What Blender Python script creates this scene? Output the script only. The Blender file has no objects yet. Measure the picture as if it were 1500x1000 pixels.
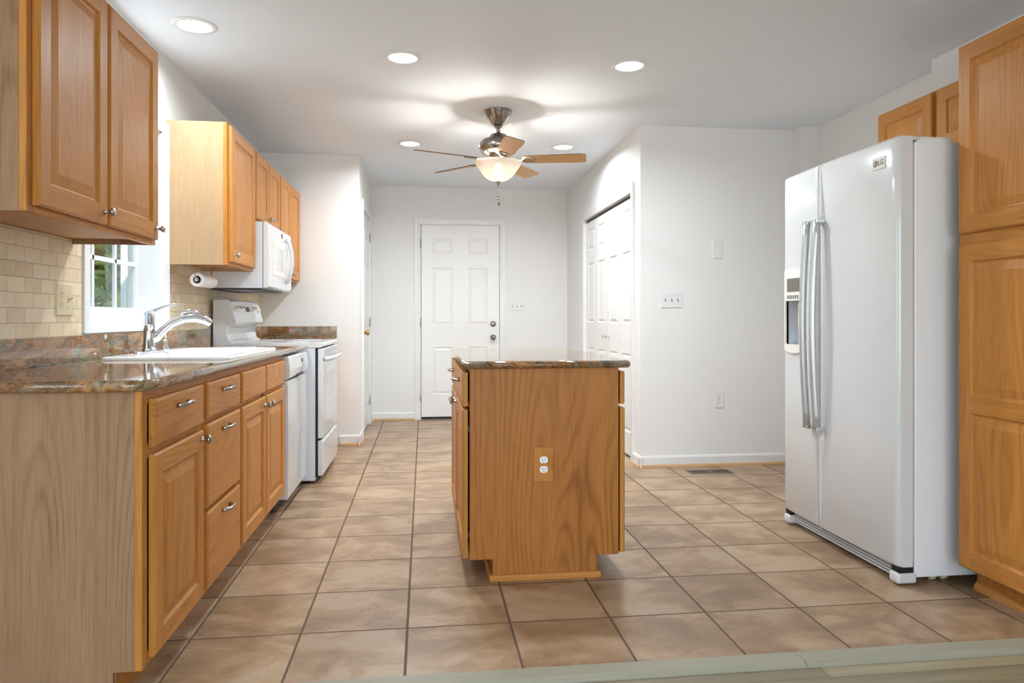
import bpy, math, random
from mathutils import Vector, Matrix
from mathutils.geometry import tessellate_polygon

random.seed(7)
C = bpy.context.scene.collection
PI = math.pi

# ------------------------------------------------------------------ camera, world, lights, exposure
sc = bpy.context.scene
cam_d = bpy.data.cameras.new('camera')
cam_d.sensor_width = 36.0
cam_d.lens = 36.0 * 1042.0 / 1500.0
cam_d.shift_y = -34.5 / 1500.0
cam_d.clip_start = 0.05
cam = bpy.data.objects.new('camera', cam_d)
cam.location = (0, 0, 1.063)
cam.rotation_euler = (PI / 2, 0, -0.1233)
C.objects.link(cam)
sc.camera = cam

sc.view_settings.view_transform = 'Standard'
sc.view_settings.look = 'None'
sc.view_settings.gamma = 1.0
sc.view_settings.use_curve_mapping = False
sc.view_settings.exposure = 0.1

world = bpy.data.worlds.new('world')
sc.world = world
world.use_nodes = True
wn = world.node_tree
wn.nodes.clear()
_sky = wn.nodes.new('ShaderNodeTexSky')
_sky.sky_type = 'NISHITA'
_sky.sun_disc = False
_sky.sun_elevation = math.radians(48)
_sky.sun_rotation = math.radians(140)
_bg = wn.nodes.new('ShaderNodeBackground')
_bg.inputs['Strength'].default_value = 0.35
_wo = wn.nodes.new('ShaderNodeOutputWorld')
wn.links.new(_sky.outputs[0], _bg.inputs[0])
wn.links.new(_bg.outputs[0], _wo.inputs[0])


def lamp(name, kind, loc, energy, color=(1, 1, 1), rot=None, **kw):
    d = bpy.data.lights.new(name, kind)
    d.energy = energy
    d.color = color
    for k, v in kw.items():
        setattr(d, k, v)
    o = bpy.data.objects.new(name, d)
    o.location = loc
    if rot:
        o.rotation_euler = rot
    C.objects.link(o)
    return o


lamp('sun', 'SUN', (5, -5, 8), 13, (1.0, 0.95, 0.86),
     (math.radians(38), 0, math.radians(52)), angle=0.01)
# fill lamps added at window openings of the unseen living room behind the camera
lamp('living_room_fill', 'AREA', (0.3, -3.9, 1.35), 134, (0.85, 0.93, 1.02),
     (math.radians(112), 0, 0), shape='RECTANGLE', size=4.6, size_y=2.1)
lamp('living_room_side_fill', 'AREA', (-3.55, -0.6, 1.4), 40, (0.84, 0.93, 1.04),
     (math.radians(90), 0, math.radians(-90)), shape='RECTANGLE', size=2.6, size_y=1.6)  # added to give side light from an unseen window
# skylight falling on the kitchen window from outside
lamp('kitchen_window_skylight', 'AREA', (-2.75, 3.2, 3.1), 9, (0.95, 0.98, 1.0),
     (0, math.radians(-42), 0), shape='RECTANGLE', size=1.6, size_y=2.0)

# ------------------------------------------------------------------ colour and materials
def lin(r, g, b):
    f = lambda c: (c / 255 / 12.92) if c / 255 <= 0.04045 else ((c / 255 + 0.055) / 1.055) ** 2.4
    return (f(r), f(g), f(b), 1.0)


class NT:
    def __init__(s, name):
        s.m = bpy.data.materials.new(name)
        s.m.use_nodes = True
        s.t = s.m.node_tree
        s.b = s.t.nodes['Principled BSDF']
        s.out = s.t.nodes['Material Output']

    def n(s, kind, **kw):
        x = s.t.nodes.new('ShaderNode' + kind)
        for k, v in kw.items():
            if k.startswith('i_'):
                key = k[2:]
                x.inputs[int(key) if key.isdigit() else key.replace('_', ' ')].default_value = v
            else:
                setattr(x, k, v)
        return x

    def l(s, a, b):
        s.t.links.new(a, b)

    def math(s, op, a, b=None):
        x = s.n('Math', operation=op)
        for i, v in enumerate((a, b)):
            if v is None:
                continue
            if isinstance(v, (int, float)):
                x.inputs[i].default_value = v
            else:
                s.l(v, x.inputs[i])
        return x.outputs[0]

    def mix(s, fac, a, b, blend='MIX'):
        x = s.n('Mix', data_type='RGBA', blend_type=blend)
        for sock, v in ((x.inputs[0], fac), (x.inputs[6], a), (x.inputs[7], b)):
            if isinstance(v, (int, float)):
                sock.default_value = v
            elif isinstance(v, (tuple, list)):
                sock.default_value = v
            else:
                s.l(v, sock)
        return x.outputs[2]

    def ramp(s, fac, stops):
        x = s.n('ValToRGB')
        e = x.color_ramp.elements
        while len(e) < len(stops):
            e.new(0.5)
        for q, (p, c) in zip(e, stops):
            q.position = p
            q.color = c if len(c) == 4 else (*c, 1)
        s.l(fac, x.inputs[0])
        return x.outputs[0]

    def bump(s, h, strength=0.2, dist=0.002):
        x = s.n('Bump', i_Strength=strength, i_Distance=dist)
        s.l(h, x.inputs['Height'])
        s.l(x.outputs[0], s.b.inputs['Normal'])


def plain(name, col, rough=0.5, metal=0.0, coat=0.0, spec=0.5, bump=None):
    k = NT(name)
    k.b.inputs['Base Color'].default_value = col
    k.b.inputs['Roughness'].default_value = rough
    k.b.inputs['Metallic'].default_value = metal
    k.b.inputs['Coat Weight'].default_value = coat
    k.b.inputs['Specular IOR Level'].default_value = spec
    tc = k.n('TexCoord')
    ns = k.n('TexNoise', i_Scale=bump[0] if bump else 6.0, i_Detail=3.0)
    k.l(tc.outputs['Object'], ns.inputs['Vector'])
    if bump:
        k.bump(ns.outputs[0], bump[1], 0.002)
    else:
        v = k.n('HueSaturation', i_Color=col)
        mr = k.n('MapRange', i_3=0.98, i_4=1.02)
        k.l(ns.outputs[0], mr.inputs[0])
        k.l(mr.outputs[0], v.inputs['Value'])
        k.l(v.outputs[0], k.b.inputs['Base Color'])
    return k.m


def oak(name, axis, light, dark, contrast=1.0, rough=0.40, figure=1.0):
    """varnished oak whose grain runs along the given axis"""
    k = NT(name)
    tc = k.n('TexCoord')
    oi = k.n('ObjectInfo')
    off = k.n('VectorMath', operation='SCALE')
    off.inputs[0].default_value = (0.37, 0.61, 0.83)
    k.l(oi.outputs['Random'], off.inputs['Scale'])
    add = k.n('VectorMath', operation='ADD')
    k.l(tc.outputs['Object'], add.inputs[0])
    k.l(off.outputs[0], add.inputs[1])
    a = 'xyz'.index(axis)
    # long figure: growth rings cut almost along their axis, cathedral arches only in patches
    warp = k.n('Mapping', vector_type='POINT')
    sc3 = [2.6, 2.6, 2.6]
    sc3[a] = 0.32
    warp.inputs['Scale'].default_value = sc3
    k.l(add.outputs[0], warp.inputs['Vector'])
    n1 = k.n('TexNoise', i_Scale=1.7, i_Detail=1.5, i_Roughness=0.4)
    k.l(warp.outputs[0], n1.inputs['Vector'])
    bands = k.math('SINE', k.math('MULTIPLY', n1.outputs[0], 140.0))
    bands = k.math('ADD', k.math('MULTIPLY', bands, 0.5), 0.5)
    bands = k.math('POWER', bands, 2.6)
    pm = k.n('Mapping', vector_type='POINT')
    ps = [5.0, 5.0, 5.0]
    ps[a] = 1.2
    pm.inputs['Scale'].default_value = ps
    pm.inputs['Location'].default_value = (3.1, 1.7, 5.3)
    k.l(add.outputs[0], pm.inputs['Vector'])
    n4 = k.n('TexNoise', i_Scale=1.0, i_Detail=2.0)
    k.l(pm.outputs[0], n4.inputs['Vector'])
    patch = k.n('MapRange', i_1=0.40, i_2=0.62, i_3=0.25, i_4=1.0)
    k.l(n4.outputs[0], patch.inputs[0])
    bands = k.math('MULTIPLY', bands, patch.outputs[0])
    # fine pores
    fm = k.n('Mapping', vector_type='POINT')
    fs = [260.0, 260.0, 260.0]
    fs[a] = 7.0
    fm.inputs['Scale'].default_value = fs
    k.l(add.outputs[0], fm.inputs['Vector'])
    n2 = k.n('TexNoise', i_Scale=1.0, i_Detail=4.0, i_Roughness=0.6)
    k.l(fm.outputs[0], n2.inputs['Vector'])
    bm = k.n('Mapping', vector_type='POINT')
    bs = [14.0, 14.0, 14.0]
    bs[a] = 0.7
    bm.inputs['Scale'].default_value = bs
    k.l(add.outputs[0], bm.inputs['Vector'])
    n3 = k.n('TexNoise', i_Scale=1.0, i_Detail=2.0)
    k.l(bm.outputs[0], n3.inputs['Vector'])
    pores = k.n('MapRange', i_1=0.42, i_2=0.66, i_3=0.0, i_4=1.0)
    k.l(n2.outputs[0], pores.inputs[0])
    tone = k.n('MapRange', i_1=0.3, i_2=0.7, i_3=0.0, i_4=1.0)
    k.l(n3.outputs[0], tone.inputs[0])
    f = k.math('ADD', k.math('MULTIPLY', bands, 0.30 * contrast * figure), k.math('MULTIPLY', pores.outputs[0], 0.30 * contrast))
    f = k.math('ADD', f, k.math('MULTIPLY', tone.outputs[0], 0.22 * contrast))
    col = k.mix(f, light, dark)
    k.l(col, k.b.inputs['Base Color'])
    k.b.inputs['Roughness'].default_value = rough
    k.b.inputs['Specular IOR Level'].default_value = 0.22
    k.bump(n2.outputs[0], 0.08, 0.001)
    return k.m


def granite(name):
    k = NT(name)
    tc = k.n('TexCoord')
    mp = k.n('Mapping')
    mp.inputs['Scale'].default_value = (1.0, 0.55, 1.6)
    mp.inputs['Rotation'].default_value = (0.3, 0.2, 0.6)
    k.l(tc.outputs['Object'], mp.inputs['Vector'])
    w = k.n('TexNoise', i_Scale=2.6, i_Detail=4.0, i_Roughness=0.6)
    k.l(mp.outputs[0], w.inputs['Vector'])
    sub = k.n('VectorMath', operation='SUBTRACT')
    sub.inputs[1].default_value = (0.5, 0.5, 0.5)
    k.l(w.outputs['Color'], sub.inputs[0])
    scl = k.n('VectorMath', operation='SCALE')
    scl.inputs['Scale'].default_value = 1.1
    k.l(sub.outputs[0], scl.inputs[0])
    ad = k.n('VectorMath', operation='ADD')
    k.l(mp.outputs[0], ad.inputs[0])
    k.l(scl.outputs[0], ad.inputs[1])
    mp2 = k.n('Mapping')
    mp2.inputs['Scale'].default_value = (3.4, 1.0, 1.4)
    mp2.inputs['Rotation'].default_value = (0.0, 0.5, 0.55)
    k.l(ad.outputs[0], mp2.inputs['Vector'])
    a = k.n('TexNoise', i_Scale=3.2, i_Detail=7.0, i_Roughness=0.62)
    k.l(mp2.outputs[0], a.inputs['Vector'])
    base = k.ramp(a.outputs[0], [(0.28, lin(40, 36, 32)), (0.38, lin(92, 78, 60)), (0.45, lin(152, 112, 74)),
                                 (0.51, lin(136, 92, 52)), (0.57, lin(184, 134, 84)), (0.64, lin(140, 132, 110)), (0.76, lin(206, 184, 152))])
    g = k.n('TexNoise', i_Scale=60.0, i_Detail=3.0, i_Roughness=0.7)
    k.l(tc.outputs['Object'], g.inputs['Vector'])
    gr = k.ramp(g.outputs[0], [(0.36, (0.6, 0.6, 0.6)), (0.5, (1, 1, 1)), (0.64, (1.15, 1.13, 1.08))])
    col = k.mix(0.6, base, gr, 'MULTIPLY')
    # olive-green patches
    h = k.n('TexNoise', i_Scale=3.1, i_Detail=5.0, i_Roughness=0.6)
    k.l(ad.outputs[0], h.inputs['Vector'])
    gm = k.n('MapRange', i_1=0.49, i_2=0.56, i_3=0.0, i_4=0.75)
    k.l(h.outputs[0], gm.inputs[0])
    col2 = k.mix(gm.outputs[0], col, k.mix(0.7, lin(134, 130, 108), gr, 'MULTIPLY'))
    # thin dark veins running diagonally
    mp3 = k.n('Mapping')
    mp3.inputs['Scale'].default_value = (9.0, 9.0, 2.6)
    mp3.inputs['Rotation'].default_value = (0.75, 0.75, 0.0)
    k.l(ad.outputs[0], mp3.inputs['Vector'])
    vn = k.n('TexNoise', i_Scale=1.6, i_Detail=5.0, i_Roughness=0.6)
    k.l(mp3.outputs[0], vn.inputs['Vector'])
    vm = k.ramp(vn.outputs[0], [(0.40, (0, 0, 0)), (0.455, (1, 1, 1)), (0.475, (0, 0, 0)), (0.55, (0, 0, 0)), (0.585, (0.8, 0.8, 0.8)), (0.61, (0, 0, 0))])
    col2 = k.mix(k.math('MULTIPLY', vm, 0.7), col2, lin(44, 40, 34))
    k.l(col2, k.b.inputs['Base Color'])
    k.b.inputs['Roughness'].default_value = 0.05
    k.b.inputs['Specular IOR Level'].default_value = 0.6
    return k.m


def floor_tile(name, x0, y0, t, grout=0.0075):
    k = NT(name)
    gp = k.n('NewGeometry')
    sp = k.n('SeparateXYZ')
    k.l(gp.outputs['Position'], sp.inputs[0])
    u = k.math('DIVIDE', k.math('SUBTRACT', sp.outputs[0], x0), t)
    v = k.math('DIVIDE', k.math('SUBTRACT', sp.outputs[1], y0), t)
    fu, fv = k.math('FRACT', u), k.math('FRACT', v)
    eu = k.math('MINIMUM', fu, k.math('SUBTRACT', 1.0, fu))
    ev = k.math('MINIMUM', fv, k.math('SUBTRACT', 1.0, fv))
    e = k.math('MINIMUM', eu, ev)
    edge = k.n('MapRange', interpolation_type='SMOOTHSTEP', i_1=grout / t * 0.35, i_2=grout / t * 0.75, i_3=1.0, i_4=0.0)
    k.l(e, edge.inputs[0])
    cell = k.n('CombineXYZ')
    k.l(k.math('FLOOR', u), cell.inputs[0])
    k.l(k.math('FLOOR', v), cell.inputs[1])
    wn_ = k.n('TexWhiteNoise', noise_dimensions='3D')
    k.l(cell.outputs[0], wn_.inputs['Vector'])
    off = k.n('VectorMath', operation='SCALE')
    off.inputs['Scale'].default_value = 9.0
    k.l(wn_.outputs['Color'], off.inputs[0])
    ad = k.n('VectorMath', operation='ADD')
    k.l(gp.outputs['Position'], ad.inputs[0])
    k.l(off.outputs[0], ad.inputs[1])
    mp = k.n('Mapping')
    mp.inputs['Scale'].default_value = (1.0, 1.35, 1.0)
    mp.inputs['Rotation'].default_value = (0, 0, 0.5)
    k.l(ad.outputs[0], mp.inputs['Vector'])
    a = k.n('TexNoise', i_Scale=3.8, i_Detail=10.0, i_Roughness=0.63, i_Distortion=0.6)
    k.l(mp.outputs[0], a.inputs['Vector'])
    base = k.ramp(a.outputs[0], [(0.28, lin(140, 112, 85)), (0.42, lin(156, 128, 100)), (0.50, lin(173, 143, 112)),
                                 (0.58, lin(187, 160, 131)), (0.70, lin(188, 170, 147))])
    b = k.n('TexNoise', i_Scale=7.0, i_Detail=8.0, i_Roughness=0.7, i_Distortion=1.2)
    k.l(mp.outputs[0], b.inputs['Vector'])
    vein = k.ramp(b.outputs[0], [(0.42, (1, 1, 1)), (0.495, (0.90, 0.86, 0.82)), (0.52, (1, 1, 1)), (0.7, (1.03, 1.0, 0.97))])
    col = k.mix(0.6, base, vein, 'MULTIPLY')
    tint = k.ramp(wn_.outputs['Value'], [(0.0, (0.80, 0.76, 0.72)), (0.5, (0.86, 0.825, 0.785)), (1.0, (0.92, 0.89, 0.85))])
    col = k.mix(1.0, col, tint, 'MULTIPLY')
    col = k.mix(edge.outputs[0], col, lin(98, 76, 58))
    k.l(col, k.b.inputs['Base Color'])
    rr = k.n('MapRange', i_3=0.34, i_4=0.8)
    k.l(edge.outputs[0], rr.inputs[0])
    k.l(rr.outputs[0], k.b.inputs['Roughness'])
    hgt = k.math('SUBTRACT', k.math('MULTIPLY', a.outputs[0], 0.15), edge.outputs[0])
    k.bump(hgt, 0.5, 0.002)
    return k.m


def wall_tile(name):
    """tumbled travertine bricks on the wall x = const, mapped along y and z"""
    k = NT(name)
    gp = k.n('NewGeometry')
    sp = k.n('SeparateXYZ')
    k.l(gp.outputs['Position'], sp.inputs[0])
    cb = k.n('CombineXYZ')
    k.l(k.math('ADD', sp.outputs[1], sp.outputs[0]), cb.inputs[0])
    k.l(k.math('SUBTRACT', sp.outputs[2], 0.994), cb.inputs[1])
    br = k.n('TexBrick', offset=0.5, i_Scale=1.0)
    br.inputs['Color1'].default_value = (0.0, 0, 0, 1)
    br.inputs['Color2'].default_value = (1.0, 1, 1, 1)
    br.inputs['Mortar'].default_value = (0.5, 0.5, 0.5, 1)
    br.inputs['Mortar Size'].default_value = 0.0018
    br.inputs['Mortar Smooth'].default_value = 0.3
    br.inputs['Brick Width'].default_value = 0.104
    br.inputs['Row Height'].default_value = 0.0515
    k.l(cb.outputs[0], br.inputs['Vector'])
    a = k.n('TexNoise', i_Scale=16.0, i_Detail=6.0, i_Roughness=0.65, i_Distortion=0.8)
    k.l(gp.outputs['Position'], a.inputs['Vector'])
    f = k.math('ADD', k.math('MULTIPLY', br.outputs['Color'], 0.4), k.math('MULTIPLY', a.outputs[0], 0.6))
    base = k.ramp(f, [(0.15, lin(210, 188, 150)), (0.45, lin(222, 203, 168)), (0.62, lin(232, 216, 186)), (0.85, lin(220, 205, 178))])
    col = k.mix(br.outputs['Fac'], base, lin(188, 166, 134))
    k.l(col, k.b.inputs['Base Color'])
    k.b.inputs['Roughness'].default_value = 0.42
    h = k.math('SUBTRACT', k.math('MULTIPLY', a.outputs[0], 0.2), br.outputs['Fac'])
    k.bump(h, 0.5, 0.0015)
    return k.m


def plank_wood(name):
    k = NT(name)
    gp = k.n('NewGeometry')
    br = k.n('TexBrick', offset=0.37, i_Scale=1.0)
    br.inputs['Color1'].default_value = (0.0, 0, 0, 1)
    br.inputs['Color2'].default_value = (1.0, 1, 1, 1)
    br.inputs['Mortar Size'].default_value = 0.0012
    br.inputs['Brick Width'].default_value = 1.2
    br.inputs['Row Height'].default_value = 0.18
    k.l(gp.outputs['Position'], br.inputs['Vector'])
    mp = k.n('Mapping')
    mp.inputs['Scale'].default_value = (1.6, 26.0, 1.0)
    k.l(gp.outputs['Position'], mp.inputs['Vector'])
    a = k.n('TexNoise', i_Scale=1.0, i_Detail=6.0, i_Roughness=0.6, i_Distortion=0.4)
    k.l(mp.outputs[0], a.inputs['Vector'])
    f = k.math('ADD', k.math('MULTIPLY', br.outputs['Color'], 0.3), k.math('MULTIPLY', a.outputs[0], 0.7))
    base = k.ramp(f, [(0.2, lin(112, 102, 80)), (0.5, lin(144, 132, 104)), (0.8, lin(168, 156, 128))])
    col = k.mix(br.outputs['Fac'], base, lin(84, 78, 66))
    k.l(col, k.b.inputs['Base Color'])
    k.b.inputs['Roughness'].default_value = 0.4
    return k.m


HL, HD = lin(198, 136, 66), lin(148, 86, 30)
M = {}
M['oak_z'] = oak('oak_upright_grain', 'z', HL, HD)
M['oak_y'] = oak('oak_lengthwise_grain', 'y', HL, HD)
M['oak_x'] = oak('oak_crosswise_grain', 'x', HL, HD)
M['oak_panel'] = oak('oak_veneer_panel', 'z', lin(184, 122, 58), lin(122, 66, 22), 1.0, figure=1.35)
M['pale_z'] = oak('pale_oak_laminate', 'z', lin(160, 127, 96), lin(108, 76, 48), 1.0, 0.30, 0.9)
M['pale_lit_z'] = oak('pale_laminate_lit', 'z', lin(190, 158, 122), lin(150, 116, 80), 0.8, 0.28, 0.8)  # same end laminate, lightened to imitate the bright light beside the window
M['pale_y'] = oak('pale_oak_underside', 'y', lin(206, 156, 108), lin(166, 114, 68), 0.6, 0.45)
M['granite'] = granite('granite_polished')
M['floor'] = floor_tile('floor_stone_tile', -0.056, 2.4649, 0.3552)
M['walltile'] = wall_tile('travertine_brick_tile')
M['plank'] = plank_wood('grey_oak_planks')
M['strip'] = oak('grey_wood_strip', 'x', lin(160, 156, 138), lin(132, 126, 106), 0.7, 0.4, 0.4)
M['shoe_x'] = oak('light_oak_shoe', 'x', lin(206, 166, 122), lin(170, 126, 84), 0.7)
M['shoe_y'] = oak('light_oak_shoe_side', 'y', lin(206, 166, 122), lin(170, 126, 84), 0.7)
M['paint'] = plain('wall_paint', lin(234, 233, 231), 0.6, spec=0.3, bump=(220.0, 0.03))
M['ceil'] = plain('ceiling_paint', lin(234, 240, 247), 0.8, spec=0.2, bump=(160.0, 0.04))
M['trim'] = plain('trim_gloss_white', lin(230, 230, 230), 0.3)
M['doorw'] = plain('door_white', lin(236, 235, 232), 0.35)
M['white'] = plain('appliance_white', lin(212, 212, 212), 0.16, coat=0.2)
M['whitem'] = plain('appliance_white_matt', lin(230, 230, 229), 0.4)
M['side'] = plain('appliance_side_grey_white', lin(214, 217, 222), 0.38)
M['fridge_side'] = plain('fridge_side_white', lin(232, 232, 233), 0.36)
M['bisque'] = plain('warm_white_plastic', lin(236, 231, 222), 0.3)
M['almond'] = plain('almond_plastic', lin(208, 196, 160), 0.35)
M['porcelain'] = plain('sink_white', lin(244, 244, 243), 0.12, coat=0.3)
M['black'] = plain('black_gap', lin(14, 14, 14), 0.6)
M['dark'] = plain('dark_grey', lin(52, 52, 54), 0.5)
M['grey'] = plain('mid_grey', lin(140, 140, 140), 0.45)
M['lgrey'] = plain('light_grey', lin(196, 197, 199), 0.35)
M['window_glass_white'] = plain('oven_window_white', lin(214, 212, 206), 0.08, coat=0.3)
M['display'] = plain('display_grey', lin(112, 106, 98), 0.3)
M['nickel'] = plain('brushed_nickel', lin(176, 172, 166), 0.28, 1.0)
M['dnickel'] = plain('dark_brushed_nickel', lin(150, 144, 138), 0.22, 1.0)
M['chrome'] = plain('chrome', lin(222, 224, 228), 0.08, 1.0)
M['silver'] = plain('silver_handle', lin(196, 197, 198), 0.30, 0.5)
M['brass'] = plain('brass', lin(196, 160, 96), 0.25, 1.0)
M['paper'] = plain('paper_towel', lin(236, 232, 228), 0.9, bump=(300.0, 0.2))
M['blade'] = oak('maple_blade', 'x', lin(214, 170, 116), lin(184, 134, 80), 0.6, 0.35)
M['bedge'] = plain('blade_edge', lin(92, 66, 46), 0.5)
M['vent'] = plain('vent_metal', lin(132, 122, 110), 0.35, 0.6)
M['leaf'] = plain('leaf_green', lin(104, 150, 40), 0.5)
M['leaf2'] = plain('leaf_yellow_green', lin(178, 206, 84), 0.5)
M['bark'] = plain('bark', lin(92, 78, 62), 0.9, bump=(30.0, 0.5))
M['lawn'] = plain('lawn_green', lin(96, 124, 60), 0.95, bump=(80.0, 0.6))


def emis(name, col, s):
    k = NT(name)
    k.b.inputs['Base Color'].default_value = (0.8, 0.8, 0.8, 1)
    k.b.inputs['Emission Color'].default_value = col
    k.b.inputs['Emission Strength'].default_value = s
    return k.m


M['lens'] = emis('lamp_lens', (1.0, 0.95, 0.88, 1), 6.0)
M['bulb'] = emis('lamp_bulb', (1.0, 0.95, 0.88, 1), 720.0)


def glass(name, tint=(0.96, 0.98, 0.98, 1)):
    k = NT(name)
    tr = k.n('BsdfTransparent')
    tr.inputs[0].default_value = tint
    gl = k.n('BsdfGlossy')
    gl.inputs['Roughness'].default_value = 0.02
    fr = k.n('Fresnel', i_IOR=1.45)
    mx = k.n('MixShader')
    k.l(k.math('MULTIPLY', fr.outputs[0], 0.3), mx.inputs[0])
    k.l(tr.outputs[0], mx.inputs[1])
    k.l(gl.outputs[0], mx.inputs[2])
    k.l(mx.outputs[0], k.out.inputs[0])
    return k.m


def frosted(name):
    k = NT(name)
    df = k.n('BsdfDiffuse')
    df.inputs[0].default_value = (0.50, 0.46, 0.41, 1)
    tl = k.n('BsdfTranslucent')
    tl.inputs[0].default_value = (0.95, 0.74, 0.52, 1)
    gl = k.n('BsdfGlossy')
    gl.inputs['Roughness'].default_value = 0.25
    tp = k.n('BsdfTransparent')
    tp.inputs[0].default_value = lin(255, 235, 205)
    m1, m2, m3 = k.n('MixShader'), k.n('MixShader'), k.n('MixShader')
    m1.inputs[0].default_value = 0.016
    k.l(df.outputs[0], m1.inputs[1]); k.l(tl.outputs[0], m1.inputs[2])
    m2.inputs[0].default_value = 0.06
    k.l(m1.outputs[0], m2.inputs[1]); k.l(gl.outputs[0], m2.inputs[2])
    m3.inputs[0].default_value = 0.006
    k.l(m2.outputs[0], m3.inputs[1]); k.l(tp.outputs[0], m3.inputs[2])
    k.l(m3.outputs[0], k.out.inputs[0])
    return k.m


M['glass'] = glass('window_glass')
M['bowl'] = frosted('frosted_glass')

# ------------------------------------------------------------------ mesh building
AX = {'x': Vector((1, 0, 0)), 'y': Vector((0, 1, 0)), 'z': Vector((0, 0, 1))}


class MB:
    def __init__(s):
        s.v, s.f, s.m, s.s = [], [], [], []

    def add(s, vs, fs, m=0, smooth=False):
        b = len(s.v)
        s.v += [Vector(p) for p in vs]
        for f in fs:
            s.f.append([i + b for i in f])
            s.m.append(m)
            s.s.append(smooth)
        return s

    def box(s, x0, x1, y0, y1, z0, z1, m=0):
        x0, x1 = sorted((x0, x1)); y0, y1 = sorted((y0, y1)); z0, z1 = sorted((z0, z1))
        vs = [(x0, y0, z0), (x1, y0, z0), (x1, y1, z0), (x0, y1, z0), (x0, y0, z1), (x1, y0, z1), (x1, y1, z1), (x0, y1, z1)]
        return s.add(vs, [(3, 2, 1, 0), (4, 5, 6, 7), (0, 1, 5, 4), (1, 2, 6, 5), (2, 3, 7, 6), (3, 0, 4, 7)], m)

    def obox(s, o, u, v, n, u0, u1, v0, v1, n0, n1, m=0):
        """box in a frame: origin o, axes u v n"""
        o, u, v, n = map(Vector, (o, u, v, n))
        P = lambda a, b, c: o + u * a + v * b + n * c
        vs = [P(u0, v0, n0), P(u1, v0, n0), P(u1, v1, n0), P(u0, v1, n0), P(u0, v0, n1), P(u1, v0, n1), P(u1, v1, n1), P(u0, v1, n1)]
        fs = [(3, 2, 1, 0), (4, 5, 6, 7), (0, 1, 5, 4), (1, 2, 6, 5), (2, 3, 7, 6), (3, 0, 4, 7)]
        if u.cross(v).dot(n) < 0:
            fs = [f[::-1] for f in fs]
        return s.add(vs, fs, m)

    def lathe(s, prof, o, axis='z', seg=24, m=0, smooth=True):
        """prof: (radius, height) pairs along the axis direction"""
        a = AX[axis] if isinstance(axis, str) else Vector(axis).normalized()
        h = Vector((0, 0, 1)) if abs(a.z) < 0.9 else Vector((1, 0, 0))
        e1 = a.cross(h).normalized(); e2 = a.cross(e1)
        o = Vector(o)
        vs, fs, rings = [], [], []
        for r, z in prof:
            if r < 1e-6:
                rings.append([len(vs)]); vs.append(o + a * z)
            else:
                rings.append(list(range(len(vs), len(vs) + seg)))
                for i in range(seg):
                    t = 2 * PI * i / seg
                    vs.append(o + a * z + (e1 * math.cos(t) + e2 * math.sin(t)) * r)
        for A, B in zip(rings, rings[1:]):
            for i in range(seg):
                j = (i + 1) % seg
                if len(A) == 1 and len(B) == 1:
                    continue
                if len(A) == 1:
                    fs.append((A[0], B[j], B[i]))
                elif len(B) == 1:
                    fs.append((A[i], A[j], B[0]))
                else:
                    fs.append((A[i], A[j], B[j], B[i]))
        return s.add(vs, fs, m, smooth)

    def tube(s, path, r, seg=10, m=0, cap=True, flat=1.0):
        P = [Vector(p) for p in path]
        R = r if isinstance(r, (list, tuple)) else [r] * len(P)
        vs, fs = [], []
        d0 = (P[1] - P[0]).normalized()
        up = Vector((0, 0, 1)) if abs(d0.z) < 0.9 else Vector((1, 0, 0))
        e1 = d0.cross(up).normalized()
        for k, p in enumerate(P):
            d = (P[min(k + 1, len(P) - 1)] - P[max(k - 1, 0)]).normalized()
            e1 = (e1 - d * e1.dot(d)).normalized()
            e2 = d.cross(e1)
            for i in range(seg):
                t = 2 * PI * i / seg
                vs.append(p + (e1 * math.cos(t) + e2 * math.sin(t) * flat) * R[k])
        for k in range(len(P) - 1):
            for i in range(seg):
                j = (i + 1) % seg
                fs.append((k * seg + i, k * seg + j, (k + 1) * seg + j, (k + 1) * seg + i))
        s.add(vs, fs, m, True)
        if cap:
            n = len(P)
            s.add(vs[:seg], [tuple(range(seg))[::-1]], m)
            s.add(vs[(n - 1) * seg:], [tuple(range(seg))], m)
        return s

    def prism(s, poly, axis, a0, a1, m=0, smooth=False):
        """poly: 2D points in the plane across the axis (cyclic order x,y,z without axis)"""
        i = 'xyz'.index(axis)
        oth = [j for j in range(3) if j != i]
        def P(p, a):
            q = [0, 0, 0]; q[oth[0]], q[oth[1]] = p; q[i] = a
            return Vector(q)
        n = len(poly)
        vs = [P(p, a0) for p in poly] + [P(p, a1) for p in poly]
        fs = [(k, (k + 1) % n, n + (k + 1) % n, n + k) for k in range(n)]
        s.add(vs, fs, m, smooth)
        tri = tessellate_polygon([[Vector((p[0], p[1], 0)) for p in poly]])
        s.add(vs[:n], [tuple(t) for t in tri], m)
        s.add(vs[n:], [tuple(t)[::-1] for t in tri], m)
        return s

    def rings(s, loops, m=0, smooth=False, cap0=False, cap1=True):
        n = len(loops[0])
        vs = [p for L in loops for p in L]
        fs = []
        for k in range(len(loops) - 1):
            for i in range(n):
                j = (i + 1) % n
                fs.append((k * n + i, k * n + j, (k + 1) * n + j, (k + 1) * n + i))
        if cap0:
            fs.append(tuple(range(n))[::-1])
        if cap1:
            fs.append(tuple(range((len(loops) - 1) * n, len(loops) * n)))
        return s.add(vs, fs, m, smooth)

    def build(s, name, mats, parent=None, loc=None, bevel=0, seg=2, weld=True, subsurf=0):
        import bmesh
        if not isinstance(mats, (list, tuple)):
            mats = [mats]
        base = Vector((0, 0, 0))
        if parent is not None:
            p = parent
            while p is not None:
                base += Vector(p.location); p = p.parent
        elif loc is not None:
            base = Vector(loc)
        me = bpy.data.meshes.new(name)
        me.from_pydata([v - base for v in s.v], [], s.f)
        for mt in mats:
            me.materials.append(mt if not isinstance(mt, str) else M[mt])
        me.polygons.foreach_set('material_index', s.m)
        me.polygons.foreach_set('use_smooth', s.s)
        bm = bmesh.new(); bm.from_mesh(me)
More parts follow.
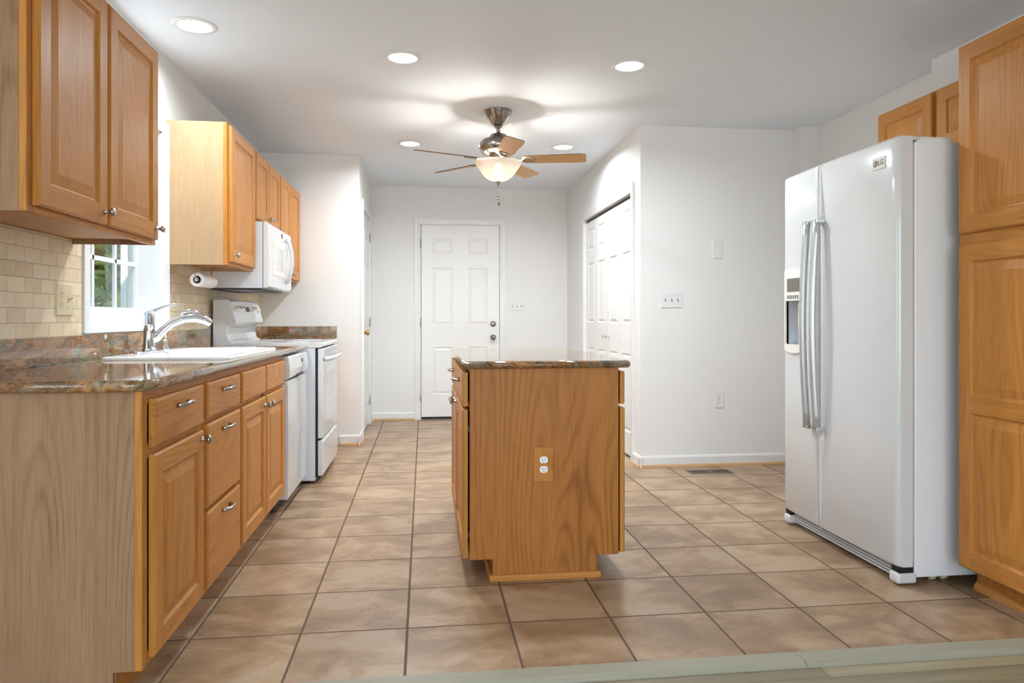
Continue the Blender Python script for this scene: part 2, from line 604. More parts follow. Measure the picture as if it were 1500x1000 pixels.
        if weld:
            bmesh.ops.remove_doubles(bm, verts=bm.verts, dist=1e-5)
        bmesh.ops.recalc_face_normals(bm, faces=bm.faces)
        bm.to_mesh(me); bm.free()
        o = bpy.data.objects.new(name, me)
        C.objects.link(o)
        if parent is not None:
            o.parent = parent
        elif loc is not None:
            o.location = base
        if bevel:
            b = o.modifiers.new('edge', 'BEVEL')
            b.width = bevel; b.segments = seg; b.limit_method = 'ANGLE'; b.angle_limit = math.radians(40)
            b.harden_normals = False
        return o


def thing(name, label, cat, loc, group=None):
    o = bpy.data.objects.new(name, None)
    o.empty_display_size = 0.1
    o.location = loc
    o['label'] = label; o['category'] = cat
    if group:
        o['group'] = group
    C.objects.link(o)
    return o


def tag(o, label, cat, group=None):
    o['label'] = label; o['category'] = cat
    if group:
        o['group'] = group
    return o


def struct(o, label=None):
    o['kind'] = 'structure'
    if label:
        o['label'] = label
    return o


def holder(name, loc):
    o = bpy.data.objects.new(name, None)
    o.location = loc
    o['kind'] = 'structure'
    C.objects.link(o)
    return o


def copy_tree(o, parent=None):
    c = o.copy(); C.objects.link(c)
    if parent is not None:
        c.parent = parent
    for ch in list(o.children):
        copy_tree(ch, c)
    return c


def rrect(cx, cy, w, h, r, z, seg=5):
    pts = []
    for qx, qy, a0 in ((1, 1, 0), (-1, 1, 90), (-1, -1, 180), (1, -1, 270)):
        for i in range(seg + 1):
            a = math.radians(a0 + 90 * i / seg)
            pts.append(Vector((cx + qx * (w / 2 - r) + r * math.cos(a), cy + qy * (h / 2 - r) + r * math.sin(a), z)))
    return pts


# frames for vertical faces: (u direction, outward normal)
FACE = {'+x': (Vector((0, 1, 0)), Vector((1, 0, 0))), '-x': (Vector((0, 1, 0)), Vector((-1, 0, 0))),
        '-y': (Vector((1, 0, 0)), Vector((0, -1, 0))), '+y': (Vector((1, 0, 0)), Vector((0, 1, 0)))}


def P3(face, u, v, n, at):
    """point on a vertical face: u along it, v up, n outward from plane coordinate at"""
    U, N = FACE[face]
    base = Vector((at, 0, 0)) if face[1] == 'x' else Vector((0, at, 0))
    return base + U * u + Vector((0, 0, 1)) * v + N * n


def raised_door(mb, face, at, u0, u1, v0, v1, t=0.019, fr=0.058, mids=(), m_st=0, m_rl=1, m_pn=0):
    """frame-and-raised-panel cabinet door as one connected shell; mids = heights of middle rails"""
    Q = lambda u, v, n: P3(face, u, v, n, at)
    e = 0.006
    # back and edges
    L0 = [Q(u0, v0, 0), Q(u1, v0, 0), Q(u1, v1, 0), Q(u0, v1, 0)]
    L1 = [Q(u0, v0, t - e), Q(u1, v0, t - e), Q(u1, v1, t - e), Q(u0, v1, t - e)]
    L2 = [Q(u0 + e, v0 + e, t), Q(u1 - e, v0 + e, t), Q(u1 - e, v1 - e, t), Q(u0 + e, v1 - e, t)]
    mb.rings([L0, L1, L2], m_st, cap0=True, cap1=False)
    ua, ub = u0 + fr, u1 - fr
    cuts = [v0 + fr * 1.05]
    for c in mids:
        cuts += [c - fr * 0.5, c + fr * 0.5]
    cuts.append(v1 - fr * 1.05)
    # stiles (full height), with vertices where the rails meet
    for a, b in ((u0 + e, ua), (ub, u1 - e)):
        ins = ua if b == ua else ub
        out = a if b == ua else b
        vs = [Q(out, v0 + e, t), Q(ins, v0 + e, t)] + [Q(ins, c, t) for c in cuts] + [Q(ins, v1 - e, t), Q(out, v1 - e, t)]
        mb.add(vs, [tuple(range(len(vs)))], m_st)
    rails = [(v0 + e, cuts[0])] + [(cuts[i], cuts[i + 1]) for i in range(1, len(cuts) - 1, 2)] + [(cuts[-1], v1 - e)]
    for a, b in rails:
        mb.add([Q(ua, a, t), Q(ub, a, t), Q(ub, b, t), Q(ua, b, t)], [(0, 1, 2, 3)], m_rl)
    for k in range(0, len(cuts), 2):
        a, b = cuts[k], cuts[k + 1]
        def ring(i, n):
            return [Q(ua + i, a + i, n), Q(ub - i, a + i, n), Q(ub - i, b - i, n), Q(ua + i, b - i, n)]
        mb.rings([ring(0, t), ring(0.007, t - 0.0085), ring(0.012, t - 0.0095), ring(0.040, t - 0.003), ring(0.043, t - 0.002)], m_pn)
    return mb


def slab_front(mb, face, at, u0, u1, v0, v1, t=0.019, e=0.009, m=0):
    Q = lambda u, v, n: P3(face, u, v, n, at)
    def ring(i, n):
        return [Q(u0 + i, v0 + i, n), Q(u1 - i, v0 + i, n), Q(u1 - i, v1 - i, n), Q(u0 + i, v1 - i, n)]
    return mb.rings([ring(0, 0), ring(0, t - 0.006), ring(e * 0.35, t - 0.002), ring(e, t)], m, cap0=True)


def knob(parent, face, at, u, v, r=0.015, mat='nickel', name='knob'):
    U, N = FACE[face]
    o = P3(face, u, v, 0, at)
    mb = MB().lathe([(0, 0), (r * 0.6, 0), (r * 0.6, 0.003), (r * 0.36, 0.006), (r * 0.33, 0.016), (r * 0.75, 0.020), (r, 0.024), (r * 0.9, 0.029), (r * 0.5, 0.032), (0, 0.033)], o, N, 16)
    return mb.build(name, mat, parent)


def pull(parent, face, at, u, v, half=0.048, mat='nickel'):
    """arched cabinet pull"""
    path, rad = [], []
    n = 14
    for i in range(n + 1):
        s = i / n
        uu = (s * 2 - 1) * half
        out = 0.003 + 0.024 * min(1, math.sin(PI * s) * 1.6) if 0 < s < 1 else 0.0
        path.append(P3(face, u + uu, v + 0.003 * math.cos(PI * (s * 2 - 1)), out, at))
        rad.append(0.0075 - 0.0025 * math.sin(PI * s))
    mb = MB().tube(path, rad, 10)
    return mb.build('handle', mat, parent)


def six_panel(mb, face, at, u0, u1, v0, v1, t, cols, rows, m=0):
    """moulded door slab: flat face with a grid of recessed-and-raised panels, one shell"""
    Q = lambda u, v, n: P3(face, u, v, n, at)
    L0 = [Q(u0, v0, 0), Q(u1, v0, 0), Q(u1, v1, 0), Q(u0, v1, 0)]
    L1 = [Q(u0, v0, t), Q(u1, v0, t), Q(u1, v1, t), Q(u0, v1, t)]
    mb.rings([L0, L1], m, cap0=True, cap1=False)
    us = [u0] + [c for p in cols for c in p] + [u1]
    vs_ = [v0] + [c for p in rows for c in p] + [v1]
    for i in range(len(us) - 1):
        for j in range(len(vs_) - 1):
            a, b, c, d = us[i], us[i + 1], vs_[j], vs_[j + 1]
            if i % 2 == 1 and j % 2 == 1:
                def ring(k, n):
                    return [Q(a + k, c + k, n), Q(b - k, c + k, n), Q(b - k, d - k, n), Q(a + k, d - k, n)]
                w = min(b - a, d - c)
                mb.rings([ring(0, t), ring(0.010, t - 0.007), ring(0.016, t - 0.0075), ring(min(0.034, w * .3), t - 0.001), ring(min(0.037, w * .33), t - 0.001)], m)
            else:
                mb.add([Q(a, c, t), Q(b, c, t), Q(b, d, t), Q(a, d, t)], [(0, 1, 2, 3)], m)
    return mb


def wall_plate(name, label, cat, face, at, u, v, w, h, mat, kind, group=None):
    """cover plate on a wall; kind: 'toggles', 'outlet', 'outlet+toggle', 'blank'"""
    t = thing(name, label, cat, P3(face, u, v, 0, at), group)
    Q = lambda a, b, n: P3(face, u + a, v + b, n, at)
    def ring(i, n):
        return [Q(-w / 2 + i, -h / 2 + i, n), Q(w / 2 - i, -h / 2 + i, n), Q(w / 2 - i, h / 2 - i, n), Q(-w / 2 + i, h / 2 - i, n)]
    MB().rings([ring(0, 0), ring(0, 0.003), ring(0.004, 0.007)], 0, cap0=True).build('plate', mat, t)
    U, N = FACE[face]
    Z = Vector((0, 0, 1))

    def toggle(du):
        MB().obox(Q(du, 0, 0.007), U, Z, N, -0.005, 0.005, -0.012, 0.012, 0, 0.0012).build('switch_slot', 'grey' if mat != 'almond' else 'almond', t)
        mb = MB()
        o = Q(du, 0, 0.008)
        d = (N + Z * 0.55).normalized()
        mb.tube([o, o + d * 0.016], [0.0042, 0.0034], 8)
        mb.build('toggle', mat, t)
        for s in (-1, 1):
            MB().lathe([(0, 0), (0.003, 0), (0.0025, 0.0012), (0, 0.0014)], Q(du, s * 0.030, 0.0068), N, 10).build('screw', 'lgrey', t)

    def outlet(du):
        for s in (-1, 1):
            r = MB()
            loop = []
            for i in range(20):
                a = 2 * PI * i / 20
                x = 0.0165 * math.cos(a); y = max(-0.0135, min(0.0135, 0.0165 * math.sin(a)))
                loop.append((x, y))
            r.rings([[Q(du + x, s * 0.0195 + y, 0.006) for x, y in loop], [Q(du + x, s * 0.0195 + y, 0.0085) for x, y in loop]], 0)
            ro = r.build('receptacle', 'almond' if mat == 'almond' else 'whitem', t)
            for dx, hh in ((-0.006, 0.0045), (0.006, 0.0036)):
                MB().obox(Q(du + dx, s * 0.0195 + 0.003, 0.0084), U, Z, N, -0.0012, 0.0012, -hh, hh, 0, 0.0004).build('slot', 'dark', ro)
            MB().lathe([(0, 0), (0.0024, 0), (0.0024, 0.0004), (0, 0.0004)], Q(du, s * 0.0195 - 0.008, 0.0084), N, 10).build('ground_hole', 'dark', ro)
        MB().lathe([(0, 0), (0.003, 0), (0.0025, 0.0012), (0, 0.0014)], Q(du, 0, 0.0068), N, 10).build('screw', 'lgrey', t)

    if kind == 'toggles':
        for d in (-0.046, 0, 0.046):
            toggle(d)
    elif kind == 'outlet':
        outlet(0)
    elif kind == 'outlet+toggle':
        outlet(-0.024)
        toggle(0.026)
    elif kind == 'blank':
        MB().obox(Q(0, 0, 0.006), U, Z, N, -w * .32, w * .32, -h * .42, h * .42, 0, 0.003).build('cover', mat, t)
    return t


# ------------------------------------------------------------------ room shell
XL, XR, XR2, ZC = -1.345, 2.68, 2.81, 2.433       # walls left / right, alcove, ceiling
YB, YP, XH, XC, YC = 7.51, 6.10, -0.54, 1.53, 4.91  # back wall, partition, hall wall, closet wall, closet end wall
W = 0.14

struct(MB().box(XL - .2, XR2 + .2, 2.125, YB + .14, -0.12, 0).build('floor', 'floor'))
struct(MB().box(-3.74, 4.34, -4.14, 2.04, -0.12, -0.004).build('floor_living_room', 'plank'))
thr = lambda a, b: [(2.04, -0.03), (2.125, -0.03), (2.125, 0.004), (2.118, 0.010), (2.06, 0.010), (2.04, 0.0)]
struct(MB().prism(thr(0, 0), 'x', XL - .1, 1.16).build('trim_1', 'strip'))
struct(MB().prism(thr(0, 0), 'x', 1.162, XR2).build('trim_2', 'strip'))
struct(MB().box(XL - .16, XR2 + .26, 2.03, YB + .14, ZC, ZC + .12).build('ceiling', 'ceil'))
struct(MB().box(-3.74, 4.34, -4.14, 2.03, ZC, ZC + .12).build('ceiling_living_room', 'ceil'))

# left wall with the window opening
WY0, WY1, WZ0, WZ1 = 3.055, 3.855, 1.06, 2.02
mb = MB()
T = .16
for y0, y1, z0, z1 in ((1.9, WY0, 0, ZC), (WY1, YB, 0, ZC), (WY0, WY1, 0, WZ0), (WY0, WY1, WZ1, ZC)):
    mb.box(XL - T, XL, y0, y1, z0, z1)
struct(mb.build('wall_left', 'paint'))
struct(MB().box(XH - .12, XC + .9, YB, YB + W, 0, ZC).build('wall_back', 'paint'))
struct(MB().box(XL, XH, YP, YP + .1, 0, ZC).build('wall_partition', 'paint'))
# hall wall with a door opening
HY0, HY1, HZ = 6.43, 7.24, 2.045
mb = MB()
for y0, y1, z0, z1 in ((YP + .1, HY0, 0, ZC), (HY1, YB, 0, ZC), (HY0, HY1, HZ, ZC)):
    mb.box(XH - .11, XH, y0, y1, z0, z1)
struct(mb.build('wall_hall', 'paint'))
# closet wall with the bifold opening
CY0, CY1, CZ = 5.13, 6.70, 1.995
mb = MB()
for y0, y1, z0, z1 in ((YC, CY0, 0, ZC), (CY1, YB, 0, ZC), (CY0, CY1, CZ, ZC)):
    mb.box(XC, XC + .12, y0, y1, z0, z1)
struct(mb.build('wall_closet', 'paint'))
struct(MB().box(XC + .12, XR2 + .12, YC, YC + .12, 0, ZC).build('wall_closet_end', 'paint'))
struct(MB().box(2.3, 2.42, YC + .12, YB, 0, ZC).build('wall_closet_inside', 'paint'))
mb = MB()
mb.box(XR, XR + .26, 1.9, 3.48, 0, ZC)
mb.box(XR2, XR2 + .13, 3.48, 4.80, 0, ZC)
mb.box(XR, XR + .26, 4.80, YC, 0, ZC)
struct(mb.build('wall_right', 'paint'))
# living room behind the camera
struct(MB().box(-3.74, XL - T, 1.9, 2.03, 0, ZC).build('wall_living_room_left_return', 'paint'))
struct(MB().box(XR + .26, 4.34, 1.9, 2.03, 0, ZC).build('wall_living_room_right_return', 'paint'))
mb = MB()
for y0, y1, z0, z1 in ((-4.14, -1.95, 0, ZC), (.75, 1.9, 0, ZC), (-1.95, .75, 0, .6), (-1.95, .75, 2.2, ZC)):
    mb.box(-3.74, -3.62, y0, y1, z0, z1)
struct(mb.build('wall_living_room_left', 'paint'))
struct(MB().box(4.22, 4.34, -4.14, 1.9, 0, ZC).build('wall_living_room_right', 'paint'))
mb = MB()
for x0, x1, z0, z1 in ((-3.62, -2.05, 0, ZC), (2.65, 4.22, 0, ZC), (-2.05, 2.65, 0, .28), (-2.05, 2.65, 2.4, ZC)):
    mb.box(x0, x1, -4.14, -4.0, z0, z1)
struct(mb.build('wall_living_room_back', 'paint'))

# ---- baseboards with oak shoe
def baseboard(name, face, at, u0, u1):
    U, N = FACE[face]
    o = P3(face, 0, 0, 0, at)
    Z = Vector((0, 0, 1))
    mb = MB()
    prof = [(0.0, 0.0), (0.012, 0.0), (0.012, 0.066), (0.008, 0.076), (0.004, 0.080), (0.0, 0.080)]
    ends = [[o + U * u + N * a + Z * b for a, b in prof] for u in (u0, u1)]
    mb.rings(ends, 0, cap0=True, cap1=True)
    b = struct(mb.build(name, 'trim'))
    pr = [(0.012, 0.0), (0.027, 0.0), (0.026, 0.009), (0.021, 0.016), (0.012, 0.019)]
    mb = MB()
    mb.rings([[o + U * u + N * a + Z * c for a, c in pr] for u in (u0, u1 + (0 if True else 0))], 0, cap0=True, cap1=True)
    mb.build('shoe_moulding', 'shoe_x' if face[1] == 'y' else 'shoe_y', b)
    return b

baseboard('baseboard_back_left', '-y', YB, XH, -0.095)
baseboard('baseboard_back_right', '-y', YB, 0.862, XC)
baseboard('baseboard_closet_end', '-y', YC, XC - .012, XR)
baseboard('baseboard_closet_near', '-x', XC, YC - .027, CY0 - .068)
baseboard('baseboard_closet_far', '-x', XC, CY1 + .068, YB)
baseboard('baseboard_partition', '-y', YP, -.70, XH + .012)
baseboard('baseboard_hall_near', '+x', XH, YP - .027, HY0 - .068)
baseboard('baseboard_hall_far', '+x', XH, HY1 + .068, YB)


# ---- door casings and doors
def casing(parent, face, at, u0, u1, z1, w=0.062, t=0.016, z0=0.0, four=False):
    U, N = FACE[face]
    Q = lambda u, v, n: P3(face, u, v, n, at)
    prof = [(0.0, 0.0), (0.0, t * .6), (w * .25, t * .75), (w * .7, t), (w, t), (w, 0.0)]   # distance from opening, height
    mb = MB()
    loops = []
    for a, n in prof:
        loops.append([Q(u0 - a, z0, n), Q(u0 - a, z1 + a, n), Q(u1 + a, z1 + a, n), Q(u1 + a, z0, n)])
    vs = [p for L in loops for p in L]
    fs = []
    k = len(prof)
    for i in range(k):
        j = (i + 1) % k
        for s in range(3):
            fs.append((i * 4 + s, i * 4 + s + 1, j * 4 + s + 1, j * 4 + s))
    fs.append(tuple(i * 4 for i in range(k)))
    fs.append(tuple(i * 4 + 3 for i in range(k))[::-1])
    mb.add(vs, fs)
    return mb.build('casing', 'trim', parent)


def hinge(parent, p, axis_n):
    MB().lathe([(0, -.045), (.006, -.045), (.006, .045), (0, .045)], p, 'z', 10).build('hinge', 'nickel', parent)


def door_knob(parent, face, at, u, v, mat, r=.027, name='door_knob'):
    U, N = FACE[face]
    MB().lathe([(0, 0), (.032, 0), (.031, .006), (.014, .010), (.012, .028), (r * .8, .034), (r, .046), (r * .92, .058), (r * .5, .066), (0, .068)],
               P3(face, u, v, 0, at), N, 20).build(name, mat, parent)


# back door, hinged at its left side
DX0, DX1, DZ = -0.027, 0.796, 2.043
d1 = holder('door_1', (0.385, YB, 0))
six_panel(MB(), '-y', YB - .002, DX0 + .003, DX1 - .003, 0.028, DZ - .004, .010,
          [(.093, .301), (.466, .668)], [(.261, .759), (.988, 1.59), (1.735, 1.898)]).build('door_slab', 'doorw', d1)
casing(d1, '-y', YB, DX0 - .004, DX1 + .004, DZ)
mb = MB()
for x0, x1, z0, z1 in ((DX0 - .0035, DX0 + .003, .0, DZ), (DX1 - .003, DX1 + .0035, .0, DZ), (DX0, DX1, DZ - .004, DZ)):
    mb.box(x0, x1, YB - .004, YB, z0, z1)
mb.build('shadow_gap', 'grey', d1)
MB().box(DX0, DX1, YB - .012, YB, 0.006, .028).build('door_sweep', 'black', d1)
door_knob(d1, '-y', YB - .012, .728, .857, 'dnickel')
MB().lathe([(0, 0), (.031, 0), (.030, .010), (.024, .016), (.018, .018), (0, .019)], (.728, YB - .012, 1.0), (0, -1, 0), 20).build('deadbolt', 'dnickel', d1)
for z in (1.84, 1.02, .24):
    hinge(d1, (DX0 - .004, YB - .018, z), None)

# hall door in the side wall
d2 = holder('door_2', (XH, 6.83, 0))
six_panel(MB(), '+x', XH - .045, HY0 + .004, HY1 - .004, 0.015, HZ - .006, .035,
          [(HY0 + .12, HY0 + .33), (HY0 + .48, HY0 + .69)], [(.26, .76), (.99, 1.59), (1.735, 1.898)]).build('door_slab', 'doorw', d2)
casing(d2, '+x', XH, HY0 - .002, HY1 + .002, HZ)
MB().box(XH - .10, XH - .046, HY0, HY1, 0, HZ).build('dark_backing', 'dark', d2)  # dark slab behind the hall door, standing in for shade in its gaps
door_knob(d2, '+x', XH - .01, HY0 + .07, .93, 'brass', .024)
for z in (1.86, 1.02, .24):
    hinge(d2, (XH + .004, HY1 + .001, z), None)

# closet bifold doors
d3 = holder('door_3', (XC, 5.915, 0))
casing(d3, '-x', XC, CY0, CY1, CZ, .066)
mb = MB()
mb.box(XC + .0, XC + .12, CY0, CY0 + .004, 0, CZ); mb.box(XC, XC + .12, CY1 - .004, CY1, 0, CZ); mb.box(XC, XC + .12, CY0, CY1, CZ - .004, CZ)
mb.build('jamb', 'trim', d3)
MB().box(XC + .028, XC + .06, CY0 + .004, CY1 - .004, CZ - .028, CZ - .006).build('track', 'dark', d3)
lw = (CY1 - CY0 - .012) / 4
for i in range(4):
    a = CY0 + .006 + i * lw + .0015
    b = a + lw - .003
    lf = six_panel(MB(), '-x', XC + .050, a, b, 0.018, CZ - .030, .030,
              [(a + .075, b - .075)], [(.19, .79), (1.02, 1.575), (1.70, 1.895)]).build('door_leaf', 'doorw', d3)
    if i in (1, 2):
        yy = (b - .05) if i == 1 else (a + .05)
        knob(lf, '-x', XC + .02, yy, .905, .016, 'chrome')
struct(MB().box(XC + .1, XC + .12, CY0, CY1, 0.0, CZ).build('closet_dark_backing', 'dark'))  # dark sheet across the opening paints the unlit closet behind the leaves

# ------------------------------------------------------------------ kitchen window
w1 = holder('window_1', (XL, 3.455, WZ0))
Q = lambda u, v, n: P3('+x', u, v, n, XL)
mb = MB()   # casing on four sides
w_ = .058
prof = [(0.0, 0.0), (0.0, .010), (w_ * .3, .013), (w_, .016), (w_, 0.0)]
loops = [[Q(WY0 - a, WZ0 - a, n), Q(WY1 + a + (.03 if a > 0 else 0) * (a / w_), WZ0 - a, n), Q(WY1 + a + .03 * (a / w_), WZ1 + a, n), Q(WY0 - a, WZ1 + a, n)] for a, n in prof]
mb.rings(loops + [loops[0]], 0, cap1=False)
mb.build('casing', 'trim', w1)
mb = MB()   # reveal lining
PX = XL - .125
for y0, y1, z0, z1 in ((WY0, WY0 + .008, WZ0, WZ1), (WY1 - .008, WY1, WZ0, WZ1), (WY0, WY1, WZ0, WZ0 + .008), (WY0, WY1, WZ1 - .008, WZ1)):
    mb.box(PX - .03, XL, y0, y1, z0, z1)
mb.build('jamb', 'trim', w1)
mb = MB()   # sashes
zs = [(WZ0 + .008, 1.53), (1.53, WZ1 - .008)]
gy0, gy1 = 3.135, 3.838
for z0, z1 in zs:
    fw = .045
    mb.box(PX - .02, PX + .012, WY0 + .008, gy0, z0, z1)
    mb.box(PX - .02, PX + .012, gy1, WY1 - .008, z0, z1)
    mb.box(PX - .02, PX + .012, gy0, gy1, z0, z0 + fw)
    mb.box(PX - .02, PX + .012, gy0, gy1, z1 - .035, z1)
mb.build('sash', 'trim', w1)
mb = MB()
for z0, z1 in zs:
    for yy in (3.375, 3.610):
        mb.box(PX - .006, PX + .008, yy - .009, yy + .009, z0 + .045, z1 - .035)
    zm = (z0 + .045 + z1 - .035) / 2 + .03
    mb.box(PX - .006, PX + .008, gy0, gy1, zm - .010, zm + .010)
mb.build('muntins', 'trim', w1)
MB().box(PX - .004, PX - .001, gy0, gy1, WZ0 + .05, WZ1 - .04).build('pane', 'glass', w1)

# outside the kitchen window
struct(MB().box(-30, XL - T - .05, -6, 30, -.5, -.3).build('ground_outside', 'lawn'))
def leafy_tree(name, label, base, h, rad, n, seed, gname):
    rnd = random.Random(seed)
    t = thing(name, label, 'tree', base, gname)
    bx, by, bz = base
    MB().tube([(bx, by, bz), (bx + .06, by, bz + h * .4), (bx, by + .08, bz + h * .8)], [.11, .08, .03], 8).build('trunk', 'bark', t)
    mb = MB()
    cl = [(Vector((rnd.gauss(0, .45), rnd.gauss(0, .45), rnd.uniform(-.62, .45))), rnd.uniform(.25, .5)) for _ in range(22)]
    for i in range(n):
        c, r = rnd.choice(cl)
        d = Vector((rnd.gauss(0, 1), rnd.gauss(0, 1), rnd.gauss(0, 1))).normalized() * r * rnd.random() ** .4
        q = c + d
        p = Vector((bx + q.x * rad, by + q.y * rad, bz + h * .62 + q.z * h * .55))
        a = Vector((rnd.gauss(0, 1), rnd.gauss(0, 1), rnd.gauss(0, .6))).normalized()
        b = a.cross(Vector((rnd.gauss(0, 1), rnd.gauss(0, 1), rnd.gauss(0, 1)))).normalized()
        L, wd = rnd.uniform(.07, .16), rnd.uniform(.035, .075)
        nn = a.cross(b) * wd * .25
        mb.add([p - a * L, p + b * wd + nn, p + a * L, p - b * wd + nn], [(0, 1, 2), (0, 2, 3)], 1 if rnd.random() < .42 else 0)
    mb.build('crown', ['leaf', 'leaf2'], t, weld=False)
    return t
leafy_tree('tree', 'sunlit green tree filling the panes of the kitchen window', (-3.6, 8.6, -.3), 4.2, 1.9, 9000, 3, None)
leafy_tree('tree', 'shaded leafy tree further back, beyond the tree nearest the kitchen window', (-8.5, 17.5, -.3), 6.5, 3.0, 9000, 5, None)
tag(MB().box(-2.27, -2.23, 5.69, 5.80, -.3, 2.9).build('porch_post', 'trim', loc=(-2.25, 5.745, -.3)),
    'white post standing outside the kitchen window in front of the greenery', 'post')

# ------------------------------------------------------------------ wall tile backsplash
mb = MB()
TT = .008
mb.box(XL, XL + TT, 2.03, WY0 - .062, .990, 1.364)
mb.box(XL, XL + TT, WY1 + .092, YP, .990, 1.364)
mb.box(XL, XL + TT, WY0 - .062, WY1 + .092, .990, .998)
struct(mb.build('wall_left_tile', 'walltile'))

# ------------------------------------------------------------------ cabinets
def wall_cabinet(label, y0, y1, z0, z1, doors, xw=XL, xf=-1.04, recess=.02, end_pale=True, knobs=()):
    t = thing('wall_cabinet', label, 'cabinet', (xw, (y0 + y1) / 2, z0), 'honey oak wall cabinets along the window wall')
    mb = MB()
    fw = .019
    mb.box(xw, xf - fw, y0, y0 + .013, z0, z1)
    mb.box(xw, xf - fw, y1 - .013, y1, z0, z1)
    mb.box(xw, xf - fw, y0 + .013, y1 - .013, z0 + recess, z0 + recess + .012, 1)
    mb.box(xw, xf - fw, y0 + .013, y1 - .013, z1 - .012, z1)
    mb.box(xw, xw + .006, y0 + .013, y1 - .013, z0 + recess, z1, 1)
    mb.build('carcass', ['pale_z' if end_pale else 'pale_lit_z', 'pale_y'], t, weld=False)
    mb = MB()
    s = .038
    mb.box(xf - fw, xf, y0, y0 + s, z0, z1)
    mb.box(xf - fw, xf, y1 - s, y1, z0, z1)
    mb.box(xf - fw, xf, y0 + s, y1 - s, z0, z0 + s, 1)
    mb.box(xf - fw, xf, y0 + s, y1 - s, z1 - s, z1, 1)
    if len(doors) > 1:
        m = (doors[0][1] + doors[1][0]) / 2
        mb.box(xf - fw, xf, m - s / 2, m + s / 2, z0 + s, z1 - s)
    mb.build('face_frame', ['oak_z', 'oak_y'], t, bevel=.0012, weld=False)
    for (a, b), kb in zip(doors, knobs):
        dd = raised_door(MB(), '+x', xf + .001, a, b, z0 + .018, z1 - .012).build('door', ['oak_z', 'oak_y'], t)
        if kb:
            knob(dd, '+x', xf + .020, kb[0], kb[1])
    return t

wall_cabinet('honey oak wall cabinet nearest the viewer, overhanging the sink window', 2.018, 2.925, 1.346, 2.105,
             [(2.045, 2.462), (2.478, 2.905)], knobs=[(2.437, 1.405), (2.880, 1.405)])
wall_cabinet('single-door oak wall cabinet above the paper towel roll', 3.94, 4.525, 1.346, 2.105,
             [(3.968, 4.505)], knobs=[(4.005, 1.402)], end_pale=False)
wall_cabinet('short two-door oak wall cabinet above the microwave', 4.525, 5.275, 1.660, 2.105,
             [(4.545, 4.893), (4.907, 5.257)], knobs=[(4.865, 1.715), (4.935, 1.715)], recess=.004)
wall_cabinet('two-door oak wall cabinet between the microwave and the partition wall', 5.275, 6.095, 1.346, 2.105,
             [(5.295, 5.678), (5.692, 6.075)], knobs=[(5.648, 1.402), (5.722, 1.402)])

BF = -.767      # base cabinet face-frame plane
def base_cabinet(label, y0, y1, drawers, doors, handles=(), knobs=(), xw=XL, xf=BF, zt=.862, zk=.095, stiles=(), rails=(), end=False):
    t = thing('base_cabinet', label, 'cabinet', (xw, (y0 + y1) / 2, 0), 'honey oak base cabinets along the window wall')
    fw = .019
    mb = MB()
    if end:
        # finished end panel with the toe notch cut out
        mb.prism([(xw, 0.0), (xf - .075, 0.0), (xf - .075, zk), (xf - fw, zk), (xf - fw, zt), (xw, zt)], 'y', y0, y0 + .014)
    else:
        mb.box(xw, xf - fw, y0, y0 + .014, zk, zt)
    mb.box(xw, xf - fw, y1 - .014, y1, zk, zt)
    mb.box(xw, xf - fw, y0 + .014, y1 - .014, zk, zk + .014)
    mb.box(xw, xw + .01, y0 + .014, y1 - .014, zk, zt)
    mb.build('carcass', ['pale_z'], t, weld=False)
    mb = MB()
    s = .038
    mb.box(xf - fw, xf, y0, y0 + s, zk, zt)
    mb.box(xf - fw, xf, y1 - s, y1, zk, zt)
    mb.box(xf - fw, xf, y0 + s, y1 - s, zk, zk + s, 1)
    mb.box(xf - fw, xf, y0 + s, y1 - s, zt - s, zt, 1)
    for z in rails:
        mb.box(xf - fw, xf, y0 + s, y1 - s, z - s / 2, z + s / 2, 1)
    for y in stiles:
        mb.box(xf - fw, xf, y - s / 2, y + s / 2, zk + s, zt - s)
    mb.build('face_frame', ['oak_z', 'oak_y'], t, bevel=.0012, weld=False)
    MB().box(xf - .085, xf - .073, y0 + (.014 if end else 0), y1, 0, zk).build('toe_kick', 'oak_y', t)
    # dark inside behind the openings
    MB().box(xf - .05, xf - .04, y0 + .016, y1 - .016, zk + .016, zt - .004).build('inside', 'dark', t)
    for (a, b, c, d), h in zip(drawers, handles):
        o = slab_front(MB(), '+x', xf + .001, a, b, c, d).build('drawer', 'oak_y', t)
        if h:
            pull(o, '+x', xf + .020, (a + b) / 2, h)
    for (a, b, c, d), kb in zip(doors, knobs):
        o = raised_door(MB(), '+x', xf + .001, a, b, c, d).build('door', ['oak_z', 'oak_y'], t)
        if kb:
            knob(o, '+x', xf + .020, kb[0], kb[1], .016)
    return t

base_cabinet('oak base cabinet nearest the viewer with one drawer over one door', 2.060, 2.575,
             [(2.105, 2.552, .700, .836)], [(2.105, 2.552, .112, .680)], [.800], [(2.520, .652)], rails=(.690,), end=True)
base_cabinet('narrow oak drawer cabinet with three stacked drawers', 2.575, 3.058,
             [(2.597, 3.040, .708, .836), (2.597, 3.040, .398, .690), (2.597, 3.040, .112, .382)], [], [.800, .655, .348], [], rails=(.699, .390))
base_cabinet('oak sink cabinet with two doors below the white sink', 3.058, 3.990,
             [(3.078, 3.514, .708, .836), (3.534, 3.970, .708, .836)],
             [(3.078, 3.514, .112, .690), (3.534, 3.970, .112, .690)], [None, None], [(3.482, .650), (3.566, .650)], rails=(.699,), stiles=(3.524,))
base_cabinet('oak base cabinet hidden in the corner behind the white range', 5.450, 6.085,
             [(5.475, 6.065, .708, .836)], [(5.475, 5.762, .112, .690), (5.778, 6.065, .112, .690)], [.800], [(5.735, .650), (5.805, .650)], rails=(.699,))


